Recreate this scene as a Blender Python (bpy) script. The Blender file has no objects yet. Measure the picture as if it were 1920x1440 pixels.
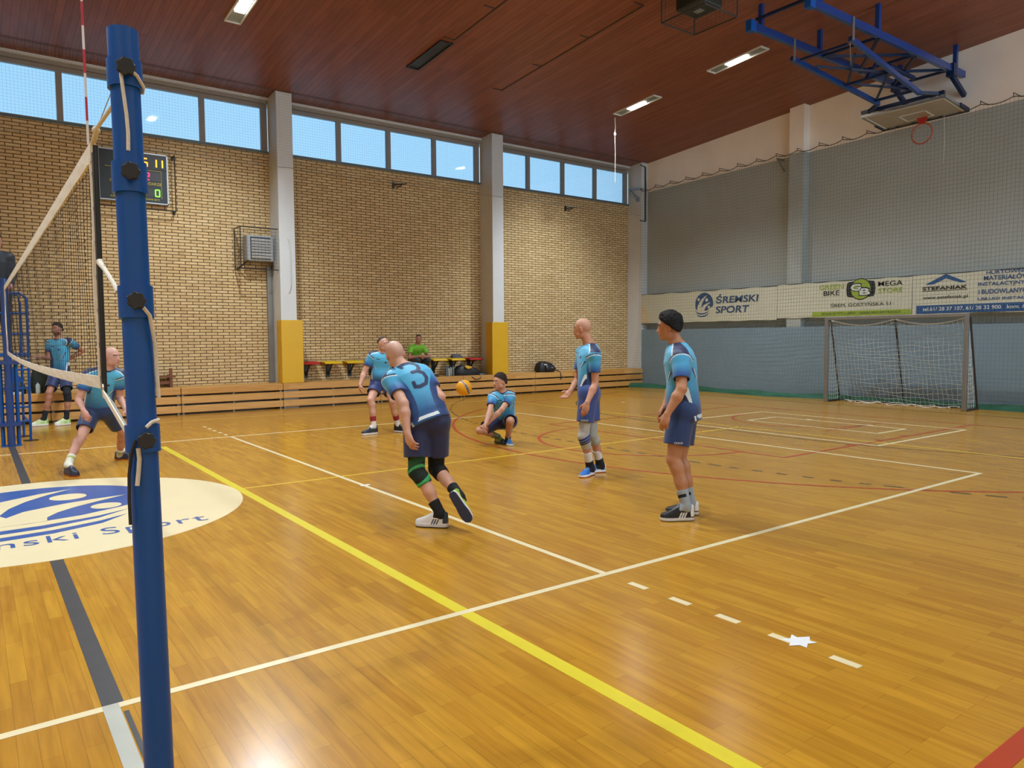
import bpy, math, random
import numpy as np
from mathutils import Vector, Matrix
random.seed(7)
S = bpy.context.scene
COL = S.collection
PI = math.pi
# ---------------------------------------------------------------- camera
cam_d = bpy.data.cameras.new('camera')
cam = bpy.data.objects.new('camera', cam_d)
COL.objects.link(cam)
S.camera = cam
cam_d.sensor_width = 36.0
cam_d.lens = 1371.642 * 36.0 / 1920.0
cam_d.clip_start, cam_d.clip_end = 0.05, 200
yaw, pitch, roll = 0.934770942, -0.0626763409, -0.00595148835
cf = Vector((math.cos(yaw)*math.cos(pitch), math.sin(yaw)*math.cos(pitch), math.sin(pitch)))
cr = cf.cross(Vector((0, 0, 1))).normalized()
cu = cr.cross(cf)
rr = math.cos(roll)*cr + math.sin(roll)*cu
ru = -math.sin(roll)*cr + math.cos(roll)*cu
M = Matrix((rr, ru, -cf)).transposed().to_4x4()
M.translation = (-0.44065, -3.53695, 1.60934)
cam.matrix_world = M
# ---------------------------------------------------------------- world, exposure
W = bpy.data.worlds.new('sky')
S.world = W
W.use_nodes = True
nt = W.node_tree
bg = nt.nodes['Background']
tc = nt.nodes.new('ShaderNodeTexCoord')
sx = nt.nodes.new('ShaderNodeSeparateXYZ')
rp = nt.nodes.new('ShaderNodeValToRGB')
rp.color_ramp.elements[0].position = 0.0
rp.color_ramp.elements[0].color = (0.40, 0.70, 0.93, 1)
rp.color_ramp.elements[1].position = 0.6
rp.color_ramp.elements[1].color = (0.30, 0.58, 0.90, 1)
nt.links.new(tc.outputs['Generated'], sx.inputs[0])
nt.links.new(sx.outputs['Z'], rp.inputs[0])
nt.links.new(rp.outputs[0], bg.inputs['Color'])
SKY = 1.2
# the sky behind the camera is raised and whitened as added fill light
FILL_SKY = 4.5
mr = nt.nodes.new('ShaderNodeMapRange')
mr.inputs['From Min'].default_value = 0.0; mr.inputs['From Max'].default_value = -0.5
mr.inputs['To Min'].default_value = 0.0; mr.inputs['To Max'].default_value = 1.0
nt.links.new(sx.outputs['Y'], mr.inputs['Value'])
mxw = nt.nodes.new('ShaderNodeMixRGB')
mxw.inputs[2].default_value = (0.72*FILL_SKY, 0.86*FILL_SKY, 0.98*FILL_SKY, 1)
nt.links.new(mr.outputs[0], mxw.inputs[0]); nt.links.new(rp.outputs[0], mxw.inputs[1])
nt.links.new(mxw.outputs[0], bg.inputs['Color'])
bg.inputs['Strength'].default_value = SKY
S.view_settings.view_transform = 'Standard'
S.view_settings.look = 'None'
S.view_settings.gamma = 1.0
S.view_settings.exposure = 0.0
S.view_settings.use_curve_mapping = False
S.cycles.max_bounces = 10
S.cycles.diffuse_bounces = 8
S.cycles.glossy_bounces = 3
S.cycles.transparent_max_bounces = 24
S.cycles.caustics_reflective = False
S.cycles.caustics_refractive = False
S.cycles.sample_clamp_indirect = 4.0
LAMP_W = 820.0
LAMP_COL = (0.88, 0.96, 1.0)
# daylight through the high windows: portals help sampling it
for i, (x0, x1) in enumerate([(-0.2, 5.3), (5.8, 11.3), (11.8, 17.2)]):
    ld = bpy.data.lights.new('window_daylight', 'AREA')
    ld.shape = 'RECTANGLE'
    ld.size, ld.size_y = x1 - x0, 1.05
    ld.cycles.is_portal = True
    lo = bpy.data.objects.new('window_daylight', ld)
    COL.objects.link(lo)
    lo.location = ((x0+x1)/2, 14.35, 6.53)
    lo.rotation_euler = (-PI/2, 0, 0)

# windows added in the unseen wall behind the camera for cool fill
ADDED_BAYS = [(5.77, 11.42), (11.80, 17.36)]
for x0, x1 in ADDED_BAYS:
    ld = bpy.data.lights.new('window_daylight', 'AREA')
    ld.shape = 'RECTANGLE'
    ld.size, ld.size_y = x1 - x0, 5.6
    ld.cycles.is_portal = True
    lo = bpy.data.objects.new('window_daylight', ld)
    COL.objects.link(lo)
    lo.location = ((x0+x1)/2, -5.35, 5.2)
    lo.rotation_euler = (PI/2, 0, 0)

# ---------------------------------------------------------------- helpers
def lin(c):
    if isinstance(c, str):
        c = tuple(int(c[i:i+2], 16)/255 for i in (0, 2, 4))
    return tuple((x/12.92 if x <= 0.04045 else ((x+0.055)/1.055)**2.4) for x in c)

def mat(name, col, rough=0.5, metal=0.0, var=0.06, nscale=6.0, bump=0.0, spec=0.5, emit=None, estr=0.0, coat=0.0):
    m = bpy.data.materials.new(name)
    m.use_nodes = True
    t = m.node_tree
    b = t.nodes['Principled BSDF']
    c = lin(col)
    b.inputs['Roughness'].default_value = rough
    b.inputs['Metallic'].default_value = metal
    b.inputs['Specular IOR Level'].default_value = spec
    if coat:
        b.inputs['Coat Weight'].default_value = coat
        b.inputs['Coat Roughness'].default_value = 0.15
    co = t.nodes.new('ShaderNodeTexCoord')
    n = t.nodes.new('ShaderNodeTexNoise')
    n.inputs['Scale'].default_value = nscale
    n.inputs['Detail'].default_value = 4
    t.links.new(co.outputs['Object'], n.inputs['Vector'])
    r = t.nodes.new('ShaderNodeValToRGB')
    r.color_ramp.elements[0].position = 0.3
    r.color_ramp.elements[1].position = 0.7
    r.color_ramp.elements[0].color = tuple(x*(1-var) for x in c) + (1,)
    r.color_ramp.elements[1].color = tuple(min(1, x*(1+var)) for x in c) + (1,)
    t.links.new(n.outputs['Fac'], r.inputs[0])
    t.links.new(r.outputs[0], b.inputs['Base Color'])
    if bump:
        bp = t.nodes.new('ShaderNodeBump')
        bp.inputs['Strength'].default_value = bump
        bp.inputs['Distance'].default_value = 0.01
        t.links.new(n.outputs['Fac'], bp.inputs['Height'])
        t.links.new(bp.outputs[0], b.inputs['Normal'])
    if emit:
        b.inputs['Emission Color'].default_value = lin(emit) + (1,)
        b.inputs['Emission Strength'].default_value = estr
    return m

class MB:
    """collects shapes; build() links them as one mesh object"""
    def __init__(s):
        s.v, s.f, s.mi, s.cur = [], [], [], 0
    def add(s, vs, fs):
        k = len(s.v)
        s.v += [tuple(p) for p in vs]
        s.f += [tuple(i+k for i in f) for f in fs]
        s.mi += [s.cur]*len(fs)
    def box(s, a, b):
        x0, y0, z0 = a; x1, y1, z1 = b
        s.add([(x0,y0,z0),(x1,y0,z0),(x1,y1,z0),(x0,y1,z0),(x0,y0,z1),(x1,y0,z1),(x1,y1,z1),(x0,y1,z1)],
              [(3,2,1,0),(4,5,6,7),(0,1,5,4),(1,2,6,5),(2,3,7,6),(3,0,4,7)])
    def bar(s, p, q, w, h=None, up=(0,0,1)):
        p, q = Vector(p), Vector(q); h = h or w
        d = (q-p).normalized(); u = Vector(up)
        if abs(d.dot(u)) > 0.98: u = Vector((1,0,0))
        a = d.cross(u).normalized(); b = a.cross(d)
        vs = [e + a*sa*w/2 + b*sb*h/2 for e in (p,q) for sa,sb in ((-1,-1),(1,-1),(1,1),(-1,1))]
        s.add(vs, [(0,1,2,3),(7,6,5,4),(0,4,5,1),(1,5,6,2),(2,6,7,3),(3,7,4,0)])
    def tube(s, pts, r, n=8, closed=False, caps=True):
        P = [Vector(p) for p in pts]; m = len(P)
        rs = r if isinstance(r, (list, tuple)) else [r]*m
        vs, fs = [], []
        prev = None
        for i in range(m):
            if closed: d = P[(i+1) % m]-P[i-1]
            else: d = P[min(i+1, m-1)]-P[max(i-1, 0)]
            d.normalize()
            if prev is None:
                u = Vector((0,0,1)) if abs(d.z) < 0.9 else Vector((1,0,0))
                a = d.cross(u).normalized()
            else:
                a = (prev - d*prev.dot(d)).normalized()
            prev = a
            b = d.cross(a)
            for k in range(n):
                t = 2*PI*k/n
                vs.append(P[i] + (a*math.cos(t)+b*math.sin(t))*rs[i])
        L = m if closed else m-1
        for i in range(L):
            for k in range(n):
                i2 = (i+1) % m
                fs.append((i*n+k, i2*n+k, i2*n+(k+1)%n, i*n+(k+1)%n))
        if caps and not closed:
            fs.append(tuple(range(n))[::-1] if False else tuple(range(n)))
            fs.append(tuple((m-1)*n+k for k in range(n))[::-1])
        s.add(vs, fs)
    def lathe(s, prof, o=(0,0,0), ax=(0,0,1), n=24):
        o, ax = Vector(o), Vector(ax).normalized()
        u = Vector((1,0,0)) if abs(ax.x) < 0.9 else Vector((0,1,0))
        a = ax.cross(u).normalized(); b = ax.cross(a)
        vs = [o + ax*z + (a*math.cos(2*PI*k/n)+b*math.sin(2*PI*k/n))*r for r, z in prof for k in range(n)]
        m = len(prof)
        fs = [(i*n+k, i*n+(k+1)%n, (i+1)*n+(k+1)%n, (i+1)*n+k) for i in range(m-1) for k in range(n)]
        fs.append(tuple(range(n))[::-1]); fs.append(tuple((m-1)*n+k for k in range(n)))
        s.add(vs, fs)
    def prism(s, poly, o, ax, ay, t):
        """polygon in the plane o+x*ax+y*ay, extruded by t along ax x ay"""
        o, ax, ay = Vector(o), Vector(ax), Vector(ay)
        nn = ax.cross(ay).normalized()*t
        n = len(poly)
        vs = [o+ax*x+ay*y for x, y in poly] + [o+ax*x+ay*y+nn for x, y in poly]
        fs = [tuple(range(n))[::-1], tuple(range(n, 2*n))] + [(i, (i+1)%n, (i+1)%n+n, i+n) for i in range(n)]
        s.add(vs, fs)
    def ball(s, c, r, n=12, sc=(1,1,1)):
        m = n//2
        prof = []
        vs, fs = [], []
        for i in range(m+1):
            th = PI*i/m
            for k in range(n):
                ph = 2*PI*k/n
                vs.append((c[0]+r*sc[0]*math.sin(th)*math.cos(ph), c[1]+r*sc[1]*math.sin(th)*math.sin(ph), c[2]+r*sc[2]*math.cos(th)))
        for i in range(m):
            for k in range(n):
                fs.append((i*n+k, (i+1)*n+k, (i+1)*n+(k+1)%n, i*n+(k+1)%n))
        s.add(vs, fs)
    def build(s, name, m, parent=None, smooth=False, bevel=0.0, loc=None):
        me = bpy.data.meshes.new(name)
        me.from_pydata(s.v, [], s.f)
        me.validate(clean_customdata=False)
        ms = m if isinstance(m, (list, tuple)) else [m]
        for x in ms: me.materials.append(x)
        if len(ms) > 1 and len(me.polygons) == len(s.mi):
            me.polygons.foreach_set('material_index', s.mi)
        if smooth:
            me.polygons.foreach_set('use_smooth', [True]*len(me.polygons))
        o = bpy.data.objects.new(name, me)
        COL.objects.link(o)
        if parent is not None: put(o, parent)
        if bevel:
            b = o.modifiers.new('bevel', 'BEVEL'); b.width = bevel; b.segments = 2; b.limit_method = 'ANGLE'
        if smooth:
            try: me.set_sharp_from_angle(angle=math.radians(40))
            except Exception: pass
        return o

def put(o, parent):
    """parent o without moving it: meshes carry world coordinates, only the top-level Empties are moved"""
    o.parent = parent
    o.matrix_parent_inverse = Matrix.Translation(-parent.location) if parent.parent is None else Matrix.Identity(4)

def tag(o, label=None, cat=None, group=None, kind=None):
    if label: o['label'] = label
    if cat: o['category'] = cat
    if group: o['group'] = group
    if kind: o['kind'] = kind
    return o

def thing(name, label, cat, loc=(0,0,0), group=None):
    o = bpy.data.objects.new(name, None)
    o.empty_display_size = 0.1
    COL.objects.link(o)
    o.location = loc
    return tag(o, label, cat, group)

def struct(o):
    o['kind'] = 'structure'
    return o

def copy_tree(root, delta, label=None):
    """a copy of a thing with copies of its parts and sub-parts, moved by delta"""
    r = root.copy(); COL.objects.link(r); r.location = root.location + Vector(delta)
    if label: r['label'] = label
    for ch in list(root.children):
        c = ch.copy(); COL.objects.link(c); c.parent = r
        for g in list(ch.children):
            d = g.copy(); COL.objects.link(d); d.parent = c
    return r

def text(body, m, parent, o, xd, yd, width=None, height=None, align='LEFT', shear=0.0, bold=0.0, spacing=1.0, depth=0.004, name='lettering'):
    """flat lettering: fits the text's bounding box to width x height at o (its lower left corner)"""
    cu_ = bpy.data.curves.new(name, 'FONT')
    cu_.body = body; cu_.size = 1.0; cu_.shear = shear; cu_.offset = bold; cu_.space_character = spacing
    cu_.extrude = 0.0
    cu_.resolution_u = 4
    tmp = bpy.data.objects.new(name, cu_)
    COL.objects.link(tmp)
    dg = bpy.context.evaluated_depsgraph_get()
    me = bpy.data.meshes.new_from_object(tmp.evaluated_get(dg))
    bpy.data.objects.remove(tmp); bpy.data.curves.remove(cu_)
    n = len(me.vertices)
    co = np.empty(n*3); me.vertices.foreach_get('co', co); co = co.reshape(-1, 3)
    mn, mx = co.min(0), co.max(0)
    sx_ = width/(mx[0]-mn[0]) if width else None
    sy_ = height/(mx[1]-mn[1]) if height else None
    sx_ = sx_ or sy_; sy_ = sy_ or sx_
    X = (co[:,0]-mn[0])*sx_; Y = (co[:,1]-mn[1])*sy_
    if align == 'CENTER': X -= X.max()/2
    o, xd, yd = np.array(o), np.array(xd, float), np.array(yd, float)
    w = o + X[:,None]*xd + Y[:,None]*yd + np.cross(xd, yd)*depth
    me.vertices.foreach_set('co', w.ravel())
    me.materials.clear(); me.materials.append(m)
    me.update()
    ob = bpy.data.objects.new(name, me)
    COL.objects.link(ob)
    if parent is not None: put(ob, parent)
    return ob

# ---------------------------------------------------------------- materials of the room
def brick_mat(name, c1, c2, cm, bw, bh, mort, swap, rough, bump=0.4, grain=None, noise_col=None, bias=0.0, mort_smooth=0.1):
    m = bpy.data.materials.new(name); m.use_nodes = True
    t = m.node_tree; b = t.nodes['Principled BSDF']
    co = t.nodes.new('ShaderNodeTexCoord')
    sp = t.nodes.new('ShaderNodeSeparateXYZ'); cb = t.nodes.new('ShaderNodeCombineXYZ')
    t.links.new(co.outputs['Object'], sp.inputs[0])
    t.links.new(sp.outputs[swap[0]], cb.inputs[0]); t.links.new(sp.outputs[swap[1]], cb.inputs[1])
    br = t.nodes.new('ShaderNodeTexBrick')
    br.inputs['Scale'].default_value = 1.0
    br.inputs['Brick Width'].default_value = bw
    br.inputs['Row Height'].default_value = bh
    br.inputs['Mortar Size'].default_value = mort
    br.inputs['Mortar Smooth'].default_value = mort_smooth
    br.inputs['Bias'].default_value = bias
    br.inputs['Color1'].default_value = lin(c1)+(1,); br.inputs['Color2'].default_value = lin(c2)+(1,)
    br.inputs['Mortar'].default_value = lin(cm)+(1,)
    t.links.new(cb.outputs[0], br.inputs['Vector'])
    out = br.outputs['Color']
    if grain:
        mp = t.nodes.new('ShaderNodeMapping'); mp.inputs['Scale'].default_value = grain
        n = t.nodes.new('ShaderNodeTexNoise'); n.inputs['Scale'].default_value = 1.0; n.inputs['Detail'].default_value = 5
        t.links.new(cb.outputs[0], mp.inputs[0]); t.links.new(mp.outputs[0], n.inputs['Vector'])
        r = t.nodes.new('ShaderNodeValToRGB')
        r.color_ramp.elements[0].position = 0.3; r.color_ramp.elements[1].position = 0.75
        r.color_ramp.elements[0].color = (0.80, 0.78, 0.74, 1); r.color_ramp.elements[1].color = (1.1, 1.1, 1.08, 1)
        t.links.new(n.outputs['Fac'], r.inputs[0])
        mx = t.nodes.new('ShaderNodeMixRGB'); mx.blend_type = 'MULTIPLY'; mx.inputs[0].default_value = 1.0
        t.links.new(out, mx.inputs[1]); t.links.new(r.outputs[0], mx.inputs[2])
        out = mx.outputs[0]
    t.links.new(out, b.inputs['Base Color'])
    b.inputs['Roughness'].default_value = rough
    if bump:
        bp = t.nodes.new('ShaderNodeBump'); bp.inputs['Strength'].default_value = bump; bp.inputs['Distance'].default_value = 0.006
        bp.invert = True
        t.links.new(br.outputs['Fac'], bp.inputs['Height'])
        t.links.new(bp.outputs[0], b.inputs['Normal'])
    return m

M_brick = brick_mat('yellow_brick', 'dac294', 'cbae7e', '5d4526', 0.258, 0.0685, 0.0085, ('X', 'Z'), 0.8, 0.6, grain=(6, 14, 1))
M_floor = brick_mat('oak_parquet', 'b88829', 'a97722', '7d5a1c', 0.56, 0.072, 0.0009, ('Y', 'X'), 0.21, 0.0, grain=(2.2, 30, 1), mort_smooth=0.3)
M_ceil = brick_mat('ceiling_boards', '8a5440', '7c4834', '42241a', 3.0, 0.125, 0.003, ('Y', 'X'), 0.42, 0.15, grain=(1.2, 12, 1))
M_ceil.node_tree.nodes['Principled BSDF'].inputs['Specular IOR Level'].default_value = 0.2
M_floor.node_tree.nodes['Principled BSDF'].inputs['Specular IOR Level'].default_value = 0.33
M_cream = mat('cream_plaster', 'f0eae0', 0.85, var=0.04, nscale=1.5, bump=0.05)
M_tinted_wall = mat('grey_green_plaster', 'a3aaa8', 0.85, var=0.04, nscale=1.2, bump=0.05)
M_blue_wall = mat('blue_grey_oil_paint', '788f9f', 0.6, var=0.04, nscale=1.2)
M_white = mat('white_paint', 'cdd2d5', 0.7, var=0.03, nscale=2)
M_frame = mat('grey_window_frame', '8b8580', 0.5, var=0.03)
M_sill = mat('steel_blue_flashing', '4c6470', 0.4, var=0.05)
M_line_w = mat('white_court_paint', 'd8cba4', 0.3, var=0.03)
M_line_y = mat('yellow_court_paint', 'cdbd2c', 0.3, var=0.03)
M_line_yt = mat('pale_yellow_court_paint', 'cfae35', 0.3, var=0.03)
M_line_r = mat('red_court_paint', 'a3391b', 0.3, var=0.05)
M_line_k = mat('dark_court_paint', '4b3a22', 0.35, var=0.05)
M_tape_k = mat('black_court_tape', '3b3b3d', 0.4, var=0.1)
M_tape_g = mat('grey_court_tape', 'a9aaa0', 0.4, var=0.06)
M_tape_b = mat('white_tape_patch', 'dfe2e6', 0.4, var=0.03)
M_logo_c = mat('cream_floor_vinyl', 'ddcfa8', 0.28, var=0.02, nscale=3)
M_logo_b = mat('blue_floor_vinyl', '33579a', 0.28, var=0.04, nscale=3)
M_blue = mat('blue_enamel', '0b4c98', 0.36, var=0.03, spec=.35)
M_blue2 = mat('bright_blue_enamel', '0b3a7c', 0.25, var=0.04, coat=0.3)
M_navyst = mat('navy_enamel', '0c2448', 0.35, var=.05)
M_black = mat('black_plastic', '17191b', 0.35, var=0.1)
M_steel = mat('galvanised_steel', 'a5a8aa', 0.35, metal=0.8, var=0.06)
M_alu = mat('grey_aluminium', '8d8d8a', 0.4, metal=0.6, var=0.05)
M_darkst = mat('dark_painted_steel', '2e2a26', 0.5, var=0.1)
M_rope = mat('white_rope', 'cfcabb', 0.8, var=0.08, nscale=60)
M_netk = mat('black_net_cord', '1d1d1c', 0.8, var=0.1)
M_netw = mat('white_net_cord', 'cfcfc5', 0.8, var=0.08)
M_netg = mat('grey_green_net_cord', '6f7a6e', 0.8, var=0.06)
M_netgrey = mat('grey_net_cord', '8a8a84', 0.8, var=0.06)
M_canvas = mat('white_canvas', 'd2cbbb', 0.8, var=0.07, nscale=25, bump=0.2)
M_yellow = mat('yellow_vinyl_pad', 'd3a61b', 0.45, var=0.03, nscale=3)
M_wood = brick_mat('pine_bench_board', 'd0a160', 'bf8b45', '8a5f2c', 2.2, 0.19, 0.0006, ('X', 'Z'), 0.4, 0.0, grain=(2.0, 38, 1))
M_wood_end = mat('pine_bench_top', 'c3934f', 0.45, var=0.08, nscale=5)
M_green = mat('green_net_hem', '1f5b45', 0.7, var=0.08)
M_redp = mat('red_plastic', 'b01d1a', 0.3, var=0.03)
M_yelp = mat('yellow_plastic', 'd9b514', 0.3, var=0.03)

# ---------------------------------------------------------------- room shell
XW, YB, YF, YC = 17.65, 14.0, -5.0, 4.5
def cz(y): return 7.27 + 0.0708*(13.7-y)
b = MB(); b.box((-XW-0.3, YF-0.3, -0.25), (XW+0.3, YB+0.3, 0.0))
floor = struct(b.build('floor', M_floor))
b = MB()
b.add([(-XW-.3, YB+.3, cz(YB+.3)), (XW+.3, YB+.3, cz(YB+.3)), (XW+.3, YF-.3, cz(YF-.3)), (-XW-.3, YF-.3, cz(YF-.3)),
       (-XW-.3, YB+.3, cz(YB+.3)+.3), (XW+.3, YB+.3, cz(YB+.3)+.3), (XW+.3, YF-.3, cz(YF-.3)+.3), (-XW-.3, YF-.3, cz(YF-.3)+.3)],
      [(0,1,2,3),(7,6,5,4),(0,4,5,1),(1,5,6,2),(2,6,7,3),(3,7,4,0)])
ceiling = struct(b.build('ceiling', M_ceil))
b = MB(); b.box((-XW, YB, 0), (XW, YB+.3, 5.98))
wall_back = struct(b.build('wall_back', M_brick))
b = MB(); b.box((-XW, YB-.04, 7.12), (XW, YB+.3, 7.5))
lintel = struct(b.build('trim_1', M_frame))
b = MB(); b.box((-XW, YB-.10, 7.19), (XW, YB-.04, 7.25)); struct(b.build('trim_2', M_white))
b = MB(); b.box((-XW, YB-.05, 5.98), (XW, YB+.2, 6.02)); struct(b.build('trim_3', M_sill))
# end wall: cream above, cool daylight tint painted in where the net hangs, blue-grey oil paint at the foot
def zt(y): return 6.36 + .22*(13.2-y)/10.5      # height of the net rope on the end wall
b = MB()
def yz(pts, x0, x1): b.prism([(y, z) for y, z in pts], (x0, 0, 0), (0,1,0), (0,0,1), x1-x0)
ya_, yb_ = YF-.3, YB+.3
yz([(ya_, zt(ya_)), (yb_, zt(yb_)), (yb_, 8.9), (ya_, 8.9)], XW, XW+.3); b.cur = 1
yz([(ya_, 0), (yb_, 0), (yb_, zt(yb_)), (ya_, zt(ya_))], XW, XW+.3); b.cur = 2
b.box((XW-.26, ya_, 0), (XW, yb_, 1.86))
struct(b.build('wall_right', [M_cream, M_tinted_wall, M_blue_wall]))
b = MB(); b.box((-XW-.3, YF-.3, 0), (-XW, YB+.3, 8.9)); struct(b.build('wall_left', M_cream))
b = MB()
b.box((-XW, YF-.3, 0), (XW, YF, 2.4)); b.box((-XW, YF-.3, 8.0), (XW, YF, 8.9))
xs_ = [-XW]+[x for bay in ADDED_BAYS for x in bay]+[XW]
for x0, x1 in zip(xs_[::2], xs_[1::2]): b.box((x0, YF-.3, 2.4), (x1, YF, 8.0))
struct(b.build('wall_front', M_cream))
# pilaster on the end wall, above the banners
b = MB(); b.box((XW-.26, 7.64, zt(7.85)), (XW, 8.06, 8.0)); b.cur = 1; b.box((XW-.26, 7.64, 1.86), (XW, 8.06, zt(7.85)))
struct(b.build('pillar', [M_cream, M_tinted_wall]))
# pillars of the brick wall
PX = [(-12.57, -12.2), (-6.57, -6.2), (-0.57, -0.2), (5.40, 5.77), (11.42, 11.80), (17.36, 17.65)]
for x0, x1 in PX:
    b = MB(); b.box((x0, 13.4, 0), (x1, YB, 7.29)); struct(b.build('pillar', M_white))
# windows: four panes in each bay
m = bpy.data.materials.new('window_glass'); m.use_nodes = True
t = m.node_tree; t.nodes.remove(t.nodes['Principled BSDF'])
gl = t.nodes.new('ShaderNodeBsdfGlossy'); gl.inputs['Roughness'].default_value = 0.04
tr = t.nodes.new('ShaderNodeBsdfTransparent'); tr.inputs[0].default_value = (0.95, 0.98, 1, 1)
fr = t.nodes.new('ShaderNodeFresnel'); fr.inputs['IOR'].default_value = 1.35
mxs = t.nodes.new('ShaderNodeMixShader')
t.links.new(fr.outputs[0], mxs.inputs[0]); t.links.new(tr.outputs[0], mxs.inputs[1]); t.links.new(gl.outputs[0], mxs.inputs[2])
t.links.new(mxs.outputs[0], t.nodes['Material Output'].inputs[0])
M_glass = m
k = 0
for x0, x1 in [(-0.2, 5.40), (5.77, 11.42), (11.80, 17.36), (-6.2, -0.57)]:
    a, e = x0+0.10, x1-0.14
    w = (e-a-3*0.11)/4
    for i in range(4):
        k += 1
        p0 = a+i*(w+0.11); p1 = p0+w
        b = MB()
        for q0, q1 in ((p0-.055 if i else x0, p0), (p1, p1+.055 if i < 3 else x1)):
            b.box((q0, YB+.04, 6.02), (q1, YB+.14, 7.12))
        b.box((p0, YB+.04, 6.02), (p1, YB+.14, 6.06)); b.box((p0, YB+.04, 7.04), (p1, YB+.14, 7.12))
        wo = struct(b.build('window_%d' % k, M_frame))
        b = MB(); b.box((p0, YB+.085, 6.05), (p1, YB+.095, 7.05)); b.build('pane', M_glass, wo)

for x0, x1 in ADDED_BAYS:  # frames and panes of the added fill windows
    k += 1
    b = MB()
    for i in range(5):
        x = x0+(x1-x0)*i/4
        b.box((max(x0, x-.05), YF-.2, 2.4), (min(x1, x+.05), YF-.1, 8.0))
    for z in (2.4, 4.2, 6.1, 7.92): b.box((x0, YF-.2, z), (x1, YF-.1, z+.08))
    wo = struct(b.build('window_%d' % k, M_frame))
    b = MB(); b.box((x0, YF-.155, 2.45), (x1, YF-.145, 7.95)); b.build('pane', M_glass, wo)

# ---------------------------------------------------------------- court markings (painted parts of the floor)
def seg(b, x0, y0, x1, y1, w, z=0.002):
    b.bar((x0, y0, z/2), (x1, y1, z/2), w, z)
def strip(b, pts, w, z=0.002):
    P = [Vector((x, y, 0)) for x, y in pts]
    vs, fs = [], []
    for i, p in enumerate(P):
        d = (P[min(i+1, len(P)-1)]-P[max(i-1, 0)]).normalized()
        n = Vector((-d.y, d.x, 0))*w/2
        vs += [(p.x+n.x, p.y+n.y, z), (p.x-n.x, p.y-n.y, z)]
        if i: fs.append((2*i-2, 2*i-1, 2*i+1, 2*i))
    b.add(vs, fs)
def arc(cx, cy, r, a0, a1, n=48):
    return [(cx+r*math.cos(math.radians(a0+(a1-a0)*i/n)), cy+r*math.sin(math.radians(a0+(a1-a0)*i/n))) for i in range(n+1)]
b = MB()
for y in (0.025, 8.975): seg(b, -9, y, 9, y, 0.05)
for x in (-8.975, -2.975, 2.975, 8.975): seg(b, x, 0.05, x, 8.95, 0.05)
for x in (-2.975, 2.975):
    for i in range(5):
        for y0, s_ in ((0, -1), (9, 1)):
            q = y0+s_*(0.20+i*0.35)
            seg(b, x, q, x, q+s_*0.15, 0.05)
b.build('volleyball_line', M_line_w, floor)
b = MB(); seg(b, 1.83, -2.5, 1.83, 8.43, 0.085, 0.0016); b.build('thick_yellow_line', M_line_y, floor)
b = MB()
seg(b, 1.87, 4.5, 10.55, 4.5, 0.045, 0.0014); seg(b, 10.55, -3, 10.55, 12, 0.05, 0.0014)
b.build('yellow_line', M_line_yt, floor)
b = MB(); seg(b, -10.5, 12, 10.55, 12, 0.045, 0.0014); seg(b, -14, -3, 14, -3, 0.04, 0.0012)
b.build('pale_line', M_line_yt, floor)
b = MB()
strip(b, arc(12.425, 4.5, 6.7, 96, 264, 70), 0.055, 0.0012)
strip(b, arc(8.2, 4.5, 1.75, 90, 270), 0.055, 0.0012)
strip(b, arc(12.425, 4.5, 1.25, 90, 270, 24), 0.05, 0.0012)
strip(b, [(8.2, 2.08), (8.2, 6.98)], 0.055, 0.0011)
strip(b, [(8.2, 2.08), (14.0, 2.08)], 0.055, 0.0013); strip(b, [(8.2, 6.98), (14.0, 6.98)], 0.055, 0.0013)
strip(b, [(14, -3), (14, 12)], 0.05, 0.0011)
for x in (9.95, 10.8, 11.6):
    strip(b, [(x, 2.08), (x, 2.2)], 0.08, 0.0015)
strip(b, [(12.425-1.25, 3.25), (13.4, 3.25)], 0.04, 0.0012)
b.build('basketball_line', M_line_r, floor)
b = MB(); seg(b, -6, -2.48, 14, -2.48, 0.085, 0.0018); b.build('thick_red_line', M_line_r, floor)
b = MB()
strip(b, arc(16, 3, 6, 250, 180, 40)+arc(16, 6, 6, 180, 100, 40), 0.04, 0.0010)
pts9 = arc(16, 3, 9, 250, 180, 90)+arc(16, 6, 9, 180, 110, 90)
acc = 0
for i in range(len(pts9)-1):
    p, q_ = pts9[i], pts9[i+1]
    L_ = math.dist(p, q_)
    n_ = max(1, int(L_/0.05))
    for j in range(n_):
        if (acc % 0.30) < 0.15:
            strip(b, [(p[0]+(q_[0]-p[0])*j/n_, p[1]+(q_[1]-p[1])*j/n_), (p[0]+(q_[0]-p[0])*(j+1)/n_, p[1]+(q_[1]-p[1])*(j+1)/n_)], 0.05, 0.0010)
        acc += L_/n_
strip(b, [(15.85, -4), (15.85, 13.2)], 0.05, 0.0010)
b.build('handball_line', M_line_k, floor)
b = MB()
for P in ([(10.2, 1.85), (10.2, 5.85), (13.15, 5.85), (13.15, 1.85), (10.2, 1.85)], [(11.55, 2.54), (11.55, 5.06), (12.5, 5.06), (12.5, 2.54), (11.55, 2.54)]):
    for p, q_ in zip(P, P[1:]):
        seg(b, p[0], p[1], q_[0], q_[1], 0.05, 0.0020)
seg(b, 12.48, 4.4, 12.6, 4.4, 0.1, 0.0021); seg(b, 12.48, 3.2, 12.6, 3.2, 0.1, 0.0021)
b.build('white_goal_area_line', M_line_w, floor)
b = MB(); seg(b, 0, 0.05, 0, 2.7, 0.085, 0.0022); seg(b, 0, 6.29, 0, 9.9, 0.085, 0.0022); seg(b, 0.037, -0.05, 0.037, -0.9, 0.02, 0.0020)
b.build('black_centre_tape', M_tape_k, floor)
b = MB(); seg(b, -0.012, 0.05, -0.012, -0.9, 0.065, 0.0022); b.build('grey_centre_tape', M_tape_g, floor)
b = MB()
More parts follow.
